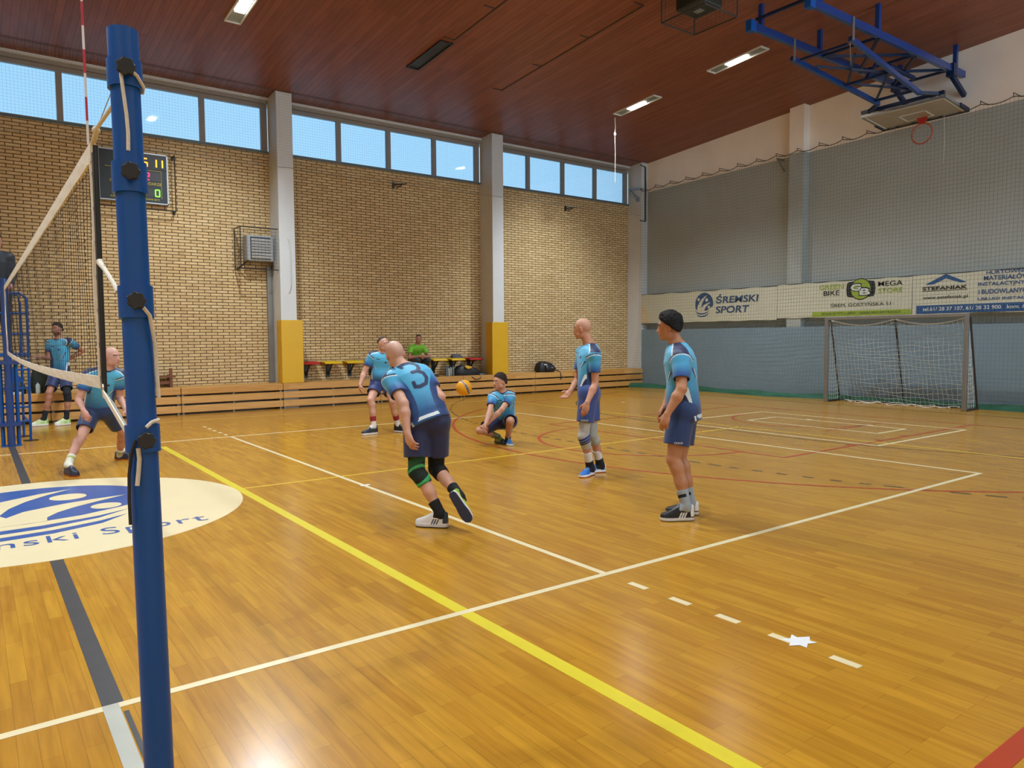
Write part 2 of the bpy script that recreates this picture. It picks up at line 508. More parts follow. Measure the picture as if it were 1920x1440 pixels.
b.prism([(0.09,0), (0.03,0.035), (0.04,0.075), (-0.01,0.05), (-0.06,0.08), (-0.055,0.02), (-0.1,0.0), (-0.05,-0.03), (-0.05,-0.07), (0.0,-0.045), (0.05,-0.07), (0.045,-0.03)], (3.02, -1.40, 0.002), (1,0,0), (0,1,0), 0.0012)
b.prism([(-0.06,-0.03), (0.06,-0.02), (0.05,0.03), (-0.05,0.025)], (2.99, 3.84, 0.002), (1,0,0), (0,1,0), 0.0012)
b.prism([(-0.05,-0.02), (0.06,-0.02), (0.05,0.03), (-0.05,0.02)], (12.57, 9.44, 0.001), (1,0,0), (0,1,0), 0.0012)
b.build('white_tape_patch', M_tape_b, floor)
# the club emblem in the centre circle, and the same emblem for the banner
def emblem(o, ax, ay, r, parent, m_disc, m_fig, z=0.001, lift=0.0012):
    o, ax, ay = Vector(o), Vector(ax), Vector(ay)
    n = ax.cross(ay).normalized()
    b = MB()
    def curve(pts):
        return pts
    lo = [(-0.99, -0.40), (-0.75, -0.58), (-0.45, -0.66), (-0.1, -0.66), (0.3, -0.58), (0.62, -0.42), (0.88, -0.25)]
    up = [(math.cos(math.radians(a)), math.sin(math.radians(a))) for a in range(-14, 204, 6)]
    b.prism([(x*r, y*r) for x, y in lo+up], o, ax, ay, z)
    w1 = [(-1.02,-0.56), (-0.75,-0.74), (-0.4,-0.82), (0.0,-0.80), (0.4,-0.70), (0.66,-0.56), (0.4,-0.78), (0.0,-0.92), (-0.4,-0.95), (-0.75,-0.86)]
    w2 = [(-0.92,-0.84), (-0.65,-1.0), (-0.33,-1.06), (0.05,-1.02), (0.4,-0.9), (0.62,-0.76), (0.4,-1.0), (0.05,-1.14), (-0.33,-1.18), (-0.65,-1.10)]
    for w_ in (w1, w2): b.prism([(x*r, y*r) for x, y in w_], o, ax, ay, z)
    e = b.build('emblem', m_disc, parent)
    b = MB()
    o2 = o+n*lift
    s1 = [(-0.80,-0.56), (-0.72,-0.2), (-0.52,0.18), (-0.26,0.45), (0.06,0.66), (0.336,0.76), (0.12,0.56), (-0.06,0.34), (-0.2,0.08), (-0.28,-0.2), (-0.2,-0.42), (-0.14,-0.668), (-0.45,-0.668)]
    s2 = [(-0.3,-0.668), (-0.25,-0.35), (-0.1,-0.14), (0.2,0.01), (0.45,0.08), (0.74,0.12), (0.5,-0.04), (0.3,-0.18), (0.14,-0.34), (0.05,-0.5), (0.04,-0.65)]
    for i_, w_ in enumerate((s1, s2)): b.prism([(x*r, y*r) for x, y in w_], o2+n*.0005*i_, ax, ay, z*0.6)
    for cx, cy, rad in ((-0.62, 0.42, 0.13), (0.28, 0.34, 0.155), (0.52, -0.30, 0.125)):
        b.prism([((cx+rad*math.cos(a*PI/12))*r, (cy+rad*math.sin(a*PI/12))*r) for a in range(24)], o2, ax, ay, z*0.6)
    b.build('figure_mark', m_fig, e)
    return e
b = MB(); b.prism([(1.79*math.cos(a*PI/48), 1.79*math.sin(a*PI/48)) for a in range(96)], (0, 4.5, 0), (1,0,0), (0,1,0), 0.0026)
circ = b.build('centre_circle', M_logo_c, floor)
emblem((0, 4.81, 0.0026), (1,0,0), (0,1,0), 1.07, floor, M_logo_b, M_logo_c)
text('Śremski Sport', M_logo_b, floor, (0.09, 3.20, 0.0028), (1,0,0), (0,1,0), width=2.24, height=0.41, align='CENTER', spacing=1.12, depth=0.0014)
# ---------------------------------------------------------------- ceiling lamps
SL = Vector((0, 1, -0.0708)).normalized()      # along the boards, down the slope
NL = Vector((1,0,0)).cross(SL)                # up
M_led = mat('led_panel', 'ffffff', 0.4, emit='fff4e2', estr=30.0)
M_refl = mat('lamp_reflector', 'a9b0ae', 0.25, metal=0.7)
def lamp(x, y, label, lit=True, boost=1.0):
    c = Vector((x, y, cz(y)))
    t = thing('ceiling_lamp', label, 'ceiling light', tuple(c), 'recessed lamps in the board ceiling')
    def P(a, l, h): return c + Vector((a, 0, 0)) + SL*l + NL*h
    b = MB()
    for a0, a1, l0, l1 in ((-.15, -.125, -.72, .72), (.125, .15, -.72, .72), (-.125, .125, -.72, -.69), (-.125, .125, .69, .72)):
        vs = [P(a, l, h) for h in (-.03, .0) for a, l in ((a0,l0),(a1,l0),(a1,l1),(a0,l1))]
        b.add(vs, [(3,2,1,0),(4,5,6,7),(0,1,5,4),(1,2,6,5),(2,3,7,6),(3,0,4,7)])
    b.build('frame', M_white if lit else M_black, t)
    b = MB()
    vs = [P(a, l, h) for h in (-.012, -.002) for a, l in ((-.125,-.69),(.125,-.69),(.125,.69),(-.125,.69))]
    b.add(vs, [(3,2,1,0),(4,5,6,7),(0,1,5,4),(1,2,6,5),(2,3,7,6),(3,0,4,7)])
    b.build('reflector', M_refl if lit else M_black, t)
    if lit:
        b = MB()
        vs = [P(a, l, h) for h in (-.034, -.012) for a, l in ((-.085,-.26),(.085,-.26),(.085,.26),(-.085,.26))]
        b.add(vs, [(3,2,1,0),(4,5,6,7),(0,1,5,4),(1,2,6,5),(2,3,7,6),(3,0,4,7)])
        b.build('led_panel', M_led, t)
        ld = bpy.data.lights.new('lamp_light', 'SPOT'); ld.spot_size = math.radians(152); ld.spot_blend = 0.5
        ld.shadow_soft_size = 0.06
        ld.energy = LAMP_W*boost; ld.color = LAMP_COL
        lo = bpy.data.objects.new('lamp_light', ld); COL.objects.link(lo)
        lo.location = c - NL*0.05
        lo.rotation_euler = (math.atan(-0.0708), 0, 0)
        lo.scale = (0.43, 1, 1)          # the long recess throws a narrow beam across the lamp
        put(lo, t)
    return t
for x in (-13.5, -3.7, 3.7, 13.52):
    for j, y in enumerate((10.15, 7.1, 4.0, 0.9, -2.2)):
        if x == 3.7 and j == 0: lab = 'lit ceiling lamp cut by the top edge, beyond the volleyball post'
        elif x == 13.52 and j == 0: lab = 'lit ceiling lamp with a cord hanging from its end, nearest the window wall corner'
        elif x == 13.52 and j == 1: lab = 'lit ceiling lamp between the corded lamp and the folded basketball hoop'
        else: lab = 'lit ceiling lamp of the hall outside the picture'
        if x == 13.52 and j == 2: continue
        lamp(x, y-(0.22 if x == 13.52 else .15), lab, boost=1.7 if j == 0 and x > 0 else 1.0)
lamp(7.52, 10.1, 'dark unlit slot in the ceiling boards above the middle window bay', lit=False)
b = MB()
b.tube([(13.6, 10.8, cz(10.8)-.02), (13.62, 10.8, 7.2), (13.60, 10.8, 7.05)], 0.012, 6)
b.ball((13.6, 10.8, 7.02), 0.035, 8, (1,1,1.6))
b.tube([(13.6, 10.8, 7.0), (13.62, 10.8, 6.5), (13.66, 10.85, 5.75)], 0.006, 5)
tag(b.build('hanging_cord', M_rope), 'thin white cord with a knot hanging from the ceiling lamp', 'cord')
# joints between the ceiling board fields
b = MB()
for x, ys in ((7.62, (9.25, 7.82, 6.3)), (9.93, (10.85, 9.34, 7.8, 6.3))):
    for y in ys:
        b.box((x-.26, y-.012, cz(y)-.012), (x, y+.012, cz(y)))
    for y0, y1 in zip(ys, ys[1:]):
        vs = [(x-.012, y0, cz(y0)-.012), (x+.012, y0, cz(y0)-.012), (x+.012, y1, cz(y1)-.012), (x-.012, y1, cz(y1)-.012),
              (x-.012, y0, cz(y0)), (x+.012, y0, cz(y0)), (x+.012, y1, cz(y1)), (x-.012, y1, cz(y1))]
        b.add(vs, [(3,2,1,0),(4,5,6,7),(0,1,5,4),(1,2,6,5),(2,3,7,6),(3,0,4,7)])
b.build('board_joint', M_darkst, ceiling)

# ---------------------------------------------------------------- bleacher bench along the brick wall
def bench(x0, x1, label):
    t = thing('folded_bleacher', label, 'bench', ((x0+x1)/2, 13.3, 0), 'folded bleacher sections along the brick wall')
    for z0, z1 in ((0.045, 0.195), (0.24, 0.395), (0.435, 0.585)):
        b = MB(); b.box((x0+.006, 13.30, z0), (x1-.006, 13.345, z1)); b.build('front_board', M_wood, t, bevel=.006)
    b = MB(); b.box((x0+.006, 13.346, 0.555), (x1-.006, 13.99, 0.585)); b.build('top_board', M_wood_end, t)
    b = MB()
    for x in (x0+.05, (x0+x1)/2, x1-.05):
        b.box((x-.02, 13.35, 0.0), (x+.02, 13.40, .55))
    b.box((x0+.02, 13.9, 0), (x1-.02, 13.93, .55))
    b.build('support_frame', M_alu, t)
    for x in (x0+.03, (x0+x1)/2, x1-.03):
        b = MB()
        for z in (0.218, 0.415): b.lathe([(.012, 0), (.012, .012), (.006, .016)], (x, 13.35, z), (0,-1,0), 10)
        b.build('bolt', M_steel, t)
    return t
joints = [-1.6, 0.766, 3.15, 5.37, 7.86, 10.35, 12.85, 15.1, 17.37]
labs = ['bleacher section behind the blue referee stand', 'bleacher section behind the volleyball post', 'bleacher section left of the nearer yellow pillar pad',
        'bleacher section right of the nearer yellow pillar pad', 'bleacher section below the seated person in green', 'bleacher section in front of the farther yellow pillar pad',
        'bleacher section with the backpack lying on its left end', 'last bleacher section by the end wall']
for (x0, x1), l in zip(zip(joints, joints[1:]), labs):
    bench(x0, x1, 'wooden ' + l)
# pillar pads
for (x0, x1), l in (((5.36, 5.88), 'yellow padded cover on the nearer white pillar'), ((11.32, 11.88), 'yellow padded cover on the farther white pillar')):
    t = thing('pillar_pad', l, 'wall pad', ((x0+x1)/2, 13.35, .59))
    b = MB(); b.box((x0, 13.305, .588), (x1, 13.395, 2.06)); b.build('front_cushion', M_yellow, t, bevel=.012)
    for xa, xb in ((x0, x0+.05), (x1-.05, x1)):
        b = MB(); b.box((xa, 13.40, .588), (xb if xa == x0 else x1, 13.62, 2.06)); 
        if xa == x0: b = MB(); b.box((x0-.0, 13.396, .588), (x0+.03, 13.62, 2.06))
        else: b = MB(); b.box((x1-.06, 13.396, .588), (x1, 13.62, 2.06))
        b.build('side_cushion', M_yellow, t, bevel=.008)
# folding wall seats
def seat(x, m, label, dz=0.0):
    t = thing('folding_wall_seat', label, 'seat', (x, 13.99, .97), 'plastic seats on the brick wall')
    b = MB()
    n, mm = 10, 8
    vs, fs = [], []
    for i in range(n+1):
        u = -1+2*i/n
        for j in range(mm+1):
            v = j/mm
            w = 0.225*(1-0.10*(1-v)**2)*(1 if v > .06 else .96)
            y = 13.97-0.40*(1-v) if False else 13.97-0.40*v
            z = 1.05 - .035*(1-u*u)*math.sin(PI*min(1, v*1.15)) - (.03 if v > .93 else 0) + .02*(1-v)
            vs.append((x+u*w, y, z+dz))
    for i in range(n):
        for j in range(mm):
            a = i*(mm+1)+j
            fs.append((a, a+1, a+mm+2, a+mm+1))
    b.add(vs, fs)
    s_ = b.build('seat_shell', m, t, smooth=True)
    so = s_.modifiers.new('thickness', 'SOLIDIFY'); so.thickness = .03; so.offset = -1
    b = MB()
    b.bar((x, 13.98, .99+dz), (x, 13.62, 1.0+dz), .03, .03); b.bar((x, 13.98, .72+dz/2), (x, 13.72, .99+dz), .03, .03); b.box((x-.05, 13.975, .66), (x+.05, 13.995, 1.03+dz))
    b.build('bracket', M_black, t)
sx_ = [(6.18, M_redp, 'red wall seat beside the nearer yellow pillar pad'), (6.75, M_yelp, 'yellow wall seat next to the red seat by the nearer pillar'),
       (7.33, M_yelp, 'yellow wall seat left of the player in front of the seats'), (7.92, M_yelp, 'yellow wall seat hidden behind the leftmost player of the middle pair'),
       (8.5, M_redp, 'red wall seat hidden left of the person in green'), (9.08, M_yelp, 'yellow wall seat under the person in green', -.165),
       (9.8, M_yelp, 'empty yellow wall seat right of the person in green'), (10.38, M_yelp, 'yellow wall seat with a dark cap on it'), (10.97, M_redp, 'red wall seat next to the farther pillar')]
for a in sx_: seat(*a)
# ---------------------------------------------------------------- things on the bench
def blob(name, prof, m, label=None, cat=None, parent=None, seed=1, amp=.012):
    """closed soft shape lofted from rings (cx, cy, cz, rx, ry)"""
    rnd = random.Random(seed)
    b = MB(); n = 20
    vs, fs = [], []
    for i, (cx, cy, z, rx, ry) in enumerate(prof):
        for k in range(n):
            a = 2*PI*k/n
            ca, sa = math.cos(a), math.sin(a)
            e = 0.6
            px = math.copysign(abs(ca)**e, ca)*rx; py = math.copysign(abs(sa)**e, sa)*ry
            j = 1+rnd.uniform(-amp, amp)*4
            vs.append((cx+px*j, cy+py*j, z+rnd.uniform(-amp, amp)*(0 if i in (0, len(prof)-1) else 1)))
    for i in range(len(prof)-1):
        for k in range(n): fs.append((i*n+k, i*n+(k+1)%n, (i+1)*n+(k+1)%n, (i+1)*n+k))
    fs.append(tuple(range(n))[::-1]); fs.append(tuple((len(prof)-1)*n+k for k in range(n)))
    b.add(vs, fs)
    o = b.build(name, m, parent, smooth=True)
    if parent is None: tag(o, label, cat)
    return o
M_bagk = mat('black_nylon', '16181c', 0.5, var=0.2, nscale=20, bump=0.3)
M_bagg = mat('dark_green_nylon', '23302a', 0.6, var=0.2, nscale=20, bump=0.3)
M_ylw_c = mat('yellow_fabric', 'd9a52a', 0.7)
M_wht_c = mat('white_fabric', 'd8d6cf', 0.7)
M_gry_c = mat('grey_fabric', '50525a', 0.8, var=0.15, nscale=15, bump=0.3)
M_bot = mat('clear_plastic_bottle', 'a9b4b4', 0.15, spec=0.8)
M_botb = mat('smoky_plastic_bottle', '58646a', 0.15, spec=0.8)
M_botw = mat('pale_blue_bottle', 'b9cfd8', 0.3)
M_cap = mat('blue_cap_plastic', '2a5aa0', 0.4)
t = thing('sports_bag', 'black sports bag with a yellow patch on the bench below the red seat', 'bag', (10.7, 13.6, .586))
bd = blob('bag_body', [(10.7,13.62,.588,.42,.15),(10.68,13.62,.66,.44,.17),(10.62,13.62,.76,.34,.15),(10.55,13.62,.84,.2,.11),(10.52,13.62,.875,.08,.05)], M_bagk, parent=t, seed=3)
blob('towel', [(10.62,13.47,.76,.03,.03),(10.63,13.46,.79,.10,.04),(10.6,13.47,.83,.10,.04),(10.56,13.48,.855,.05,.03)], M_ylw_c, parent=t, seed=4)
blob('flap', [(11.1,13.6,.588,.22,.18),(11.1,13.6,.62,.2,.16),(11.1,13.6,.645,.1,.1)], M_bagk, parent=t, seed=5)
b = MB(); b.tube([(10.5,13.47,.6),(10.62,13.3,.55),(10.75,13.29,.47),(10.9,13.29,.5),(10.92,13.32,.585),(10.88,13.45,.62)], .012, 6); b.build('strap', M_bagk, t)
t = thing('backpack', 'black backpack lying on the bench right of the farther pillar pad', 'backpack', (13.45, 13.6, .586))
blob('pack_body', [(13.42,13.58,.588,.31,.16),(13.42,13.58,.65,.34,.18),(13.43,13.58,.76,.31,.17),(13.38,13.58,.85,.22,.14),(13.33,13.58,.90,.10,.08)], M_bagk, parent=t, seed=8)
blob('front_pocket', [(13.5,13.40,.62,.16,.04),(13.5,13.385,.68,.19,.05),(13.48,13.39,.75,.17,.05),(13.45,13.41,.80,.10,.03)], mat('charcoal_nylon', '24282e', 0.4, var=.15), parent=t, seed=9)
b = MB(); b.box((13.25,13.385,.80),(13.36,13.40,.83)); b.box((13.48,13.325,.715),(13.55,13.34,.725)); b.build('reflective_patch', M_wht_c, t)
b = MB(); b.tube([(13.7,13.45,.66),(13.8,13.3,.58),(13.82,13.285,.48),(13.815,13.285,.36)], .014, 6); b.build('strap', M_bagk, t)
def bottle(x, y, h, r, m, label, capm=M_cap):
    t = thing('drink_bottle', label, 'bottle', (x, y, .586), 'drink bottles on the bench')
    b = MB(); z = .587
    b.lathe([(r*.9, 0), (r, .01), (r, h*.35), (r*.92, h*.4), (r, h*.45), (r, h*.68), (r*.75, h*.8), (r*.38, h*.89), (r*.36, h*.92)], (x, y, z), n=14)
    b.build('bottle_body', m, t, smooth=True)
    b = MB(); b.lathe([(r*.42, h*.92), (r*.42, h)], (x, y, z), n=12); b.build('cap', capm, t)
bottle(9.93, 13.5, .25, .035, M_botb, 'smoky water bottle on the bench, first of three left of the black bag')
bottle(10.03, 13.55, .24, .032, M_bot, 'clear water bottle between two others left of the black bag')
bottle(10.14, 13.5, .30, .036, M_botb, 'tall smoky water bottle touching the black sports bag')
bottle(10.20, 13.72, .26, .034, M_bot, 'clear water bottle standing back against the wall beside the black sports bag')
bottle(.58, 13.42, .22, .04, M_botw, 'pale blue bottle on the bench behind the net')
blob('cap_hat', [(10.40,13.72,1.072,.17,.11),(10.40,13.72,1.10,.18,.11),(10.38,13.74,1.15,.13,.09),(10.36,13.74,1.18,.06,.05)], M_gry_c, 'dark grey garment lying on a yellow wall seat', 'clothing', seed=11)
blob('dark_bag', [(.22,13.6,.588,.17,.13),(.22,13.6,.7,.18,.14),(.19,13.6,.82,.13,.11),(.15,13.6,.9,.05,.05)], M_bagk, 'black bag on the bench behind the referee stand', 'bag', seed=12)
blob('rucksack', [(.68,13.68,.588,.19,.13),(.68,13.68,.75,.2,.14),(.65,13.68,.92,.17,.12),(.62,13.68,1.05,.1,.08)], M_bagg, 'dark green rucksack on the bench beside the pale blue bottle', 'bag', seed=13)
blob('folded_towel', [(.2,13.375,.588,.14,.05),(.2,13.375,.61,.145,.055),(.2,13.375,.63,.13,.045)], M_wht_c, 'white folded towel at the edge of the bench behind the referee stand', 'towel', seed=14, amp=.004)
blob('shoe_bag', [(9.52,13.45,.588,.13,.09),(9.52,13.45,.62,.12,.08),(9.50,13.46,.65,.05,.05)], M_bagk, 'small black bag on the bench by the feet of the person in green', 'bag', seed=15)
M_brwood = mat('reddish_brown_wood', '6f4024', 0.5, var=.12)
t = thing('wooden_stool', 'reddish brown wooden stool on the bench behind the volleyball post', 'stool', (2.75, 13.75, .586))
for x in (2.55, 3.03):
    b = MB(); b.box((x-.03, 13.62, .586), (x+.03, 13.67, 1.0)); b.build('leg', M_brwood, t)
    b = MB(); b.box((x-.03, 13.86, .586), (x+.03, 13.91, .86)); b.build('leg', M_brwood, t)
b = MB(); b.box((2.5, 13.6, .80), (3.12, 13.95, .84)); b.build('seat', M_brwood, t)
b = MB(); b.box((2.52, 13.64, .66), (3.05, 13.66, .72)); b.build('stretcher', M_brwood, t)

# ---------------------------------------------------------------- brick wall fittings
# conduit beside the nearer pillar
b = MB(); b.box((5.27, 13.92, .6), (5.385, 13.99, 3.35)); tag(b.build('cable_duct', M_alu), 'grey vertical cable duct beside the nearer pillar', 'cable duct')
b = MB(); b.tube([(5.60, 13.38, 3.95), (5.63, 13.375, 3.85), (5.645, 13.37, 3.7), (5.645, 13.37, 2.9), (5.6, 13.385, 2.7)], .012, 6); tag(b.build('cable', M_white), 'white cable running down the front of the nearer pillar', 'cable')
# caged fan heater
t = thing('fan_heater', 'grey fan heater with horizontal louvres in a wire cage on the brick wall', 'heater', (5.04, 13.99, 3.24))
M_hgrey = mat('heater_grey', '9a9da0', 0.45, var=.03)
b = MB(); b.box((4.72, 13.6, 3.42), (5.33, 13.95, 4.0)); b.build('casing', M_hgrey, t, bevel=.02)
b = MB(); b.box((4.80, 13.585, 3.46), (5.26, 13.602, 3.96)); b.build('louvre_recess', mat('heater_dark', '1b2730', 0.5), t)
for i in range(7):
    z = 3.50+i*.066
    b = MB(); b.bar((4.81, 13.565, z), (5.25, 13.565, z), .012, .05, up=(0, -.6, .8)); b.build('louvre', mat('louvre_white', 'ccd3d8', 0.4) if i == 0 else bpy.data.materials['louvre_white'], t)
b = MB()
x0, x1, z0, z1, y0 = 4.55, 5.50, 3.22, 4.16, 13.5
for x in (x0, x1):
    b.tube([(x, y0, z0), (x, y0, z1)], .013, 6)
    for z in (z0, z1): b.tube([(x, y0, z), (x, 13.99, z)], .013, 6)
    b.tube([(x, 13.97, z0), (x, 13.97, z1)], .011, 6)
for z in (z0, z1): b.tube([(x0, y0, z), (x1, y0, z)], .013, 6)
b.build('cage_frame', M_darkst, t)
b = MB()
for i in range(1, 12):
    x = x0+(x1-x0)*i/12
    b.tube([(x, y0, z0), (x, y0, z1)], .0022, 4)
    z = z0+(z1-z0)*i/12
    b.tube([(x0, y0, z), (x1, y0, z)], .0022, 4)
    for x in (x0, x1): b.tube([(x, y0, z), (x, 13.98, z)], .0022, 4)
for i in range(1, 6):
    y = y0+.48*i/6
    for x in (x0, x1): b.tube([(x, y, z0), (x, y, z1)], .0022, 4)
b.build('cage_mesh', M_darkst, t)
b = MB(); b.bar((4.6, 13.98, 3.24), (4.75, 13.62, 3.42), .03); b.bar((5.4, 13.98, 3.24), (5.3, 13.62, 3.42), .03); b.build('bracket', M_darkst, t)
# scoreboard
M_scr = mat('scoreboard_black', '10181c', 0.3, var=.1)
M_pan = mat('scoreboard_panel', '2a2a2e', 0.4)
M_org = mat('orange_digit', 'ff9a2a', 0.5, emit='ff9020', estr=3.0)
M_pnk = mat('pink_digit', 'ff2a6a', 0.5, emit='ff2060', estr=2.2)
M_grn = mat('green_digit', '8aff3a', 0.5, emit='70e030', estr=2.0)
M_ylt = mat('yellow_print', 'c9b93a', 0.6)
t = thing('scoreboard', 'black electronic scoreboard half behind the volleyball post', 'scoreboard', (2.5, 13.99, 4.55))
b = MB(); b.box((1.84, 13.88, 4.56), (3.14, 13.98, 5.58)); b.build('case', M_scr, t)
b = MB()
for a, c in (((1.82,13.87,4.54),(1.845,13.985,5.6)), ((3.135,13.87,4.54),(3.16,13.985,5.6)), ((1.82,13.87,4.54),(3.16,13.985,4.562)), ((1.82,13.87,5.578),(3.16,13.985,5.6))): b.box(a, c)
b.build('case_frame', M_steel, t)
SEG = {'0':'abcdef','1':'bc','2':'abged','3':'abgcd','5':'afgcd','6':'afgedc','9':'abfgcd'}
def digit(b, ch, x, z, w, h, th):
    y = 13.874
    s = {'a':((x,z+h),(x+w,z+h)),'b':((x+w,z+h),(x+w,z+h/2)),'c':((x+w,z+h/2),(x+w,z)),'d':((x,z),(x+w,z)),'e':((x,z),(x,z+h/2)),'f':((x,z+h/2),(x,z+h)),'g':((x,z+h/2),(x+w,z+h/2))}
    for k_ in SEG[ch]:
        p, q_ = s[k_]; b.bar((p[0], y, p[1]), (q_[0], y, q_[1]), .01, th, up=(0,0,1) if p[1]==q_[1] else (1,0,0))
b = MB()
for ch, x in (('1',2.2),('5',2.68),('1',2.86),('1',2.98)): digit(b, ch, x, 5.32, .075, .16, .026)
b.build('clock_digit', M_org, t)
b = MB()
for a, c in (((2.05,13.872,5.02),(2.32,13.88,5.2)), ((2.66,13.872,5.02),(3.0,13.88,5.2)), ((2.05,13.872,4.68),(2.3,13.88,4.86)), ((2.76,13.872,4.68),(3.0,13.88,4.86))): b.box(a, c)
b.build('digit_panel', M_pan, t)
b = MB(); digit(b, '5', 2.17, 5.04, .085, .14, .024); digit(b, '2', 2.70, 5.04, .085, .14, .024); b.build('score_digit', M_pnk, t)
b = MB(); digit(b, '1', 2.66, 4.70, .08, .14, .02); digit(b, '0', 2.9, 4.70, .08, .14, .02); b.build('set_digit', M_grn, t)
b = MB(); b.box((1.95, 13.872, 5.235), (3.02, 13.878, 5.243)); b.box((3.02, 13.872, 4.66), (3.026, 13.878, 5.243)); b.build('rule', M_ylt, t)
text('GOŚCIE', M_ylt, t, (2.03, 13.876, 4.93), (1,0,0), (0,0,1), width=.36, height=.065)
text('GOSPODARZE', M_ylt, t, (2.5, 13.876, 4.93), (1,0,0), (0,0,1), width=.52, height=.06)
text('FAULE', M_ylt, t, (2.04, 13.876, 4.61), (1,0,0), (0,0,1), width=.2, height=.035)
text('WYGRANE SETY', M_ylt, t, (2.6, 13.876, 4.61), (1,0,0), (0,0,1), width=.38, height=.035)
b = MB()
for z in (4.4, 5.6):
    b.tube([(3.28, 13.99, z), (3.28, 13.78, z)], .013, 6)
b.tube([(3.28, 13.78, 4.4), (3.28, 13.78, 5.6)], .013, 6); b.tube([(1.75, 13.78, 4.4), (3.28, 13.78, 4.4)], .011, 6)
b.box((3.25,13.97,5.53),(3.31,13.995,5.62)); b.box((3.25,13.97,4.36),(3.31,13.995,4.45))
b.build('guard_frame', M_darkst, t)
# small wall brackets under the windows
for x, z, l in ((8.66, 5.64, 'dark metal wall bracket under the middle window bay'), (14.6, 5.62, 'dark metal wall bracket under the farthest window bay')):
    b = MB(); b.box((x-.03, 13.96, z-.08), (x+.03, 13.995, z+.08)); b.bar((x, 13.98, z), (x+.28, 13.75, z+.03), .03); b.bar((x+.1, 13.97, z-.07), (x+.2, 13.82, z+.02), .018)
    tag(b.build('wall_bracket', M_darkst), l, 'bracket')
b = MB(); b.bar((17.33, 13.95, 6.5), (17.33, 13.35, 6.42), .05); b.bar((17.33, 13.9, 6.45), (17.33, 13.55, 6.12), .05); b.box((17.32, 13.5, 6.05), (17.36, 13.62, 6.2))
tag(b.build('corner_bracket', M_alu), 'grey steel bracket on the pilaster in the hall corner', 'bracket')
b = MB()
b.tube([(17.52, 13.39, 7.15), (17.53, 13.38, 6.4), (17.53, 13.38, 5.4)], .03, 6); b.tube([(17.30, 13.40, 5.42), (17.53, 13.38, 5.4)], .015, 6); b.tube([(17.30, 13.40, 7.2), (17.53, 13.38, 7.15)], .015, 6)
tag(b.build('net_hoist_rope', M_darkst), 'dark hoist rope running down the corner pilaster', 'rope')
# protective net in front of the windows
def grid_net(o, ax, ay, w, h, su, sv, r, wav=0.0):
    b = MB(); o, ax, ay = Vector(o), Vector(ax), Vector(ay)
    n = ax.cross(ay).normalized()
    nu, nv = int(w/su), int(h/sv)
    for i in range(nu+1):
        b.tube([o+ax*(w*i/nu)+ay*(h*j/4)+n*(wav*math.sin(i*.13+j)) for j in range(5)], r, 3, caps=False)
    for j in range(nv+1):
        b.tube([o+ax*(w*i/12)+ay*(h*j/nv)+n*(wav*math.sin(w*i/12/su*.13+4*j/nv)) for i in range(13)], r, 3, caps=False)
    return b
b = grid_net((-.6, 13.36, 5.58), (1,0,0), (0,0,1), 17.88, 1.70, .06, .06, .0012)
t = tag(b.build('window_net', M_netgrey), 'fine grey protective net hanging in front of the high windows', 'net')
b = MB(); b.tube([(-.6+17.88*i/60, 13.36, 5.58-.03*abs(math.sin(i*.9))) for i in range(61)], .005, 5); b.build('hem_rope', M_netgrey, t)
b = MB(); b.tube([(-.6+17.88*i/60, 13.37, 7.28) for i in range(61)], .006, 5); b.build('top_wire', M_darkst, t)

# ---------------------------------------------------------------- end wall: banners
def wall_text(body, m, par, y, z, w, h, **k):
    return text(body, m, par, (XB-.004, y, z), (0,-1,0), (0,0,1), width=w, height=h, **k)
XB = 17.37
M_ban = mat('white_banner_vinyl', 'c9c8b4', 0.55, var=.02, nscale=3)
M_ban2 = mat('banner_flap', 'd6c2a0', 0.6)
M_navy = mat('navy_print', '2a4870', 0.55)
M_blk = mat('black_print', '14181a', 0.55)
M_lime = mat('lime_print', '94aa36', 0.55)
M_blue_p = mat('blue_print', '1f4f86', 0.55)
M_wprint = mat('white_print', 'd6dcdc', 0.55)
def banner(y0, y1, z0, z1, label):
    t = thing('advertising_banner', label, 'banner', (XB, (y0+y1)/2, z0))
    b = MB(); n = 24; vs, fs = [], []
    for i in range(n+1):
        y = y0+(y1-y0)*i/n
        sag = .012*math.sin(i*1.3)
        for z in (z0+sag*.6, z1+sag): vs.append((XB, y, z))
    for i in range(n): fs.append((2*i, 2*i+1, 2*i+3, 2*i+2))
    vs += [(x+.012, y, z) for x, y, z in vs]; k_ = len(vs)//2
    fs += [tuple(q+k_ for q in f[::-1]) for f in fs]
    for i in range(n): fs += [(2*i+1, 2*i+1+k_, 2*i+3+k_, 2*i+3), (2*i+2, 2*i+2+k_, 2*i+k_, 2*i)]
    b.add(vs, fs); b.build('sheet', M_ban, t)
    b = MB()
    for y in (y0, y1): b.bar((XB+.035, y, z0+.01), (XB+.035, y, z1), .02)
    b.bar((XB+.03, y0, z1+.01), (XB+.03, y1, z1+.01), .02); b.build('batten', M_darkst, t)
    return t
t = banner(13.42, 8.345, 2.07, 2.985, 'white sports club banner, leftmost on the end wall')
emblem((XB-.001, 10.82, 2.60), (0,-1,0), (0,0,1), .335, t, M_navy, M_ban, z=.002, lift=.0025)
wall_text('ŚREMSKI', M_navy, t, 10.39, 2.595, 1.47, .27, shear=.12, bold=.022)
wall_text('SPORT', M_navy, t, 10.39, 2.305, 1.17, .205, shear=.12, bold=.022)
b = MB(); b.prism([(0, 0), (.43, 0), (.27, .42), (0, .70)], (XB-.004, 13.42, 2.07), (0,-1,0), (0,0,1), .003); b.build('folded_corner', M_ban2, t)
t = banner(8.335, 4.765, 2.10, 3.0, 'white and lime bicycle shop banner in the middle of the end wall')
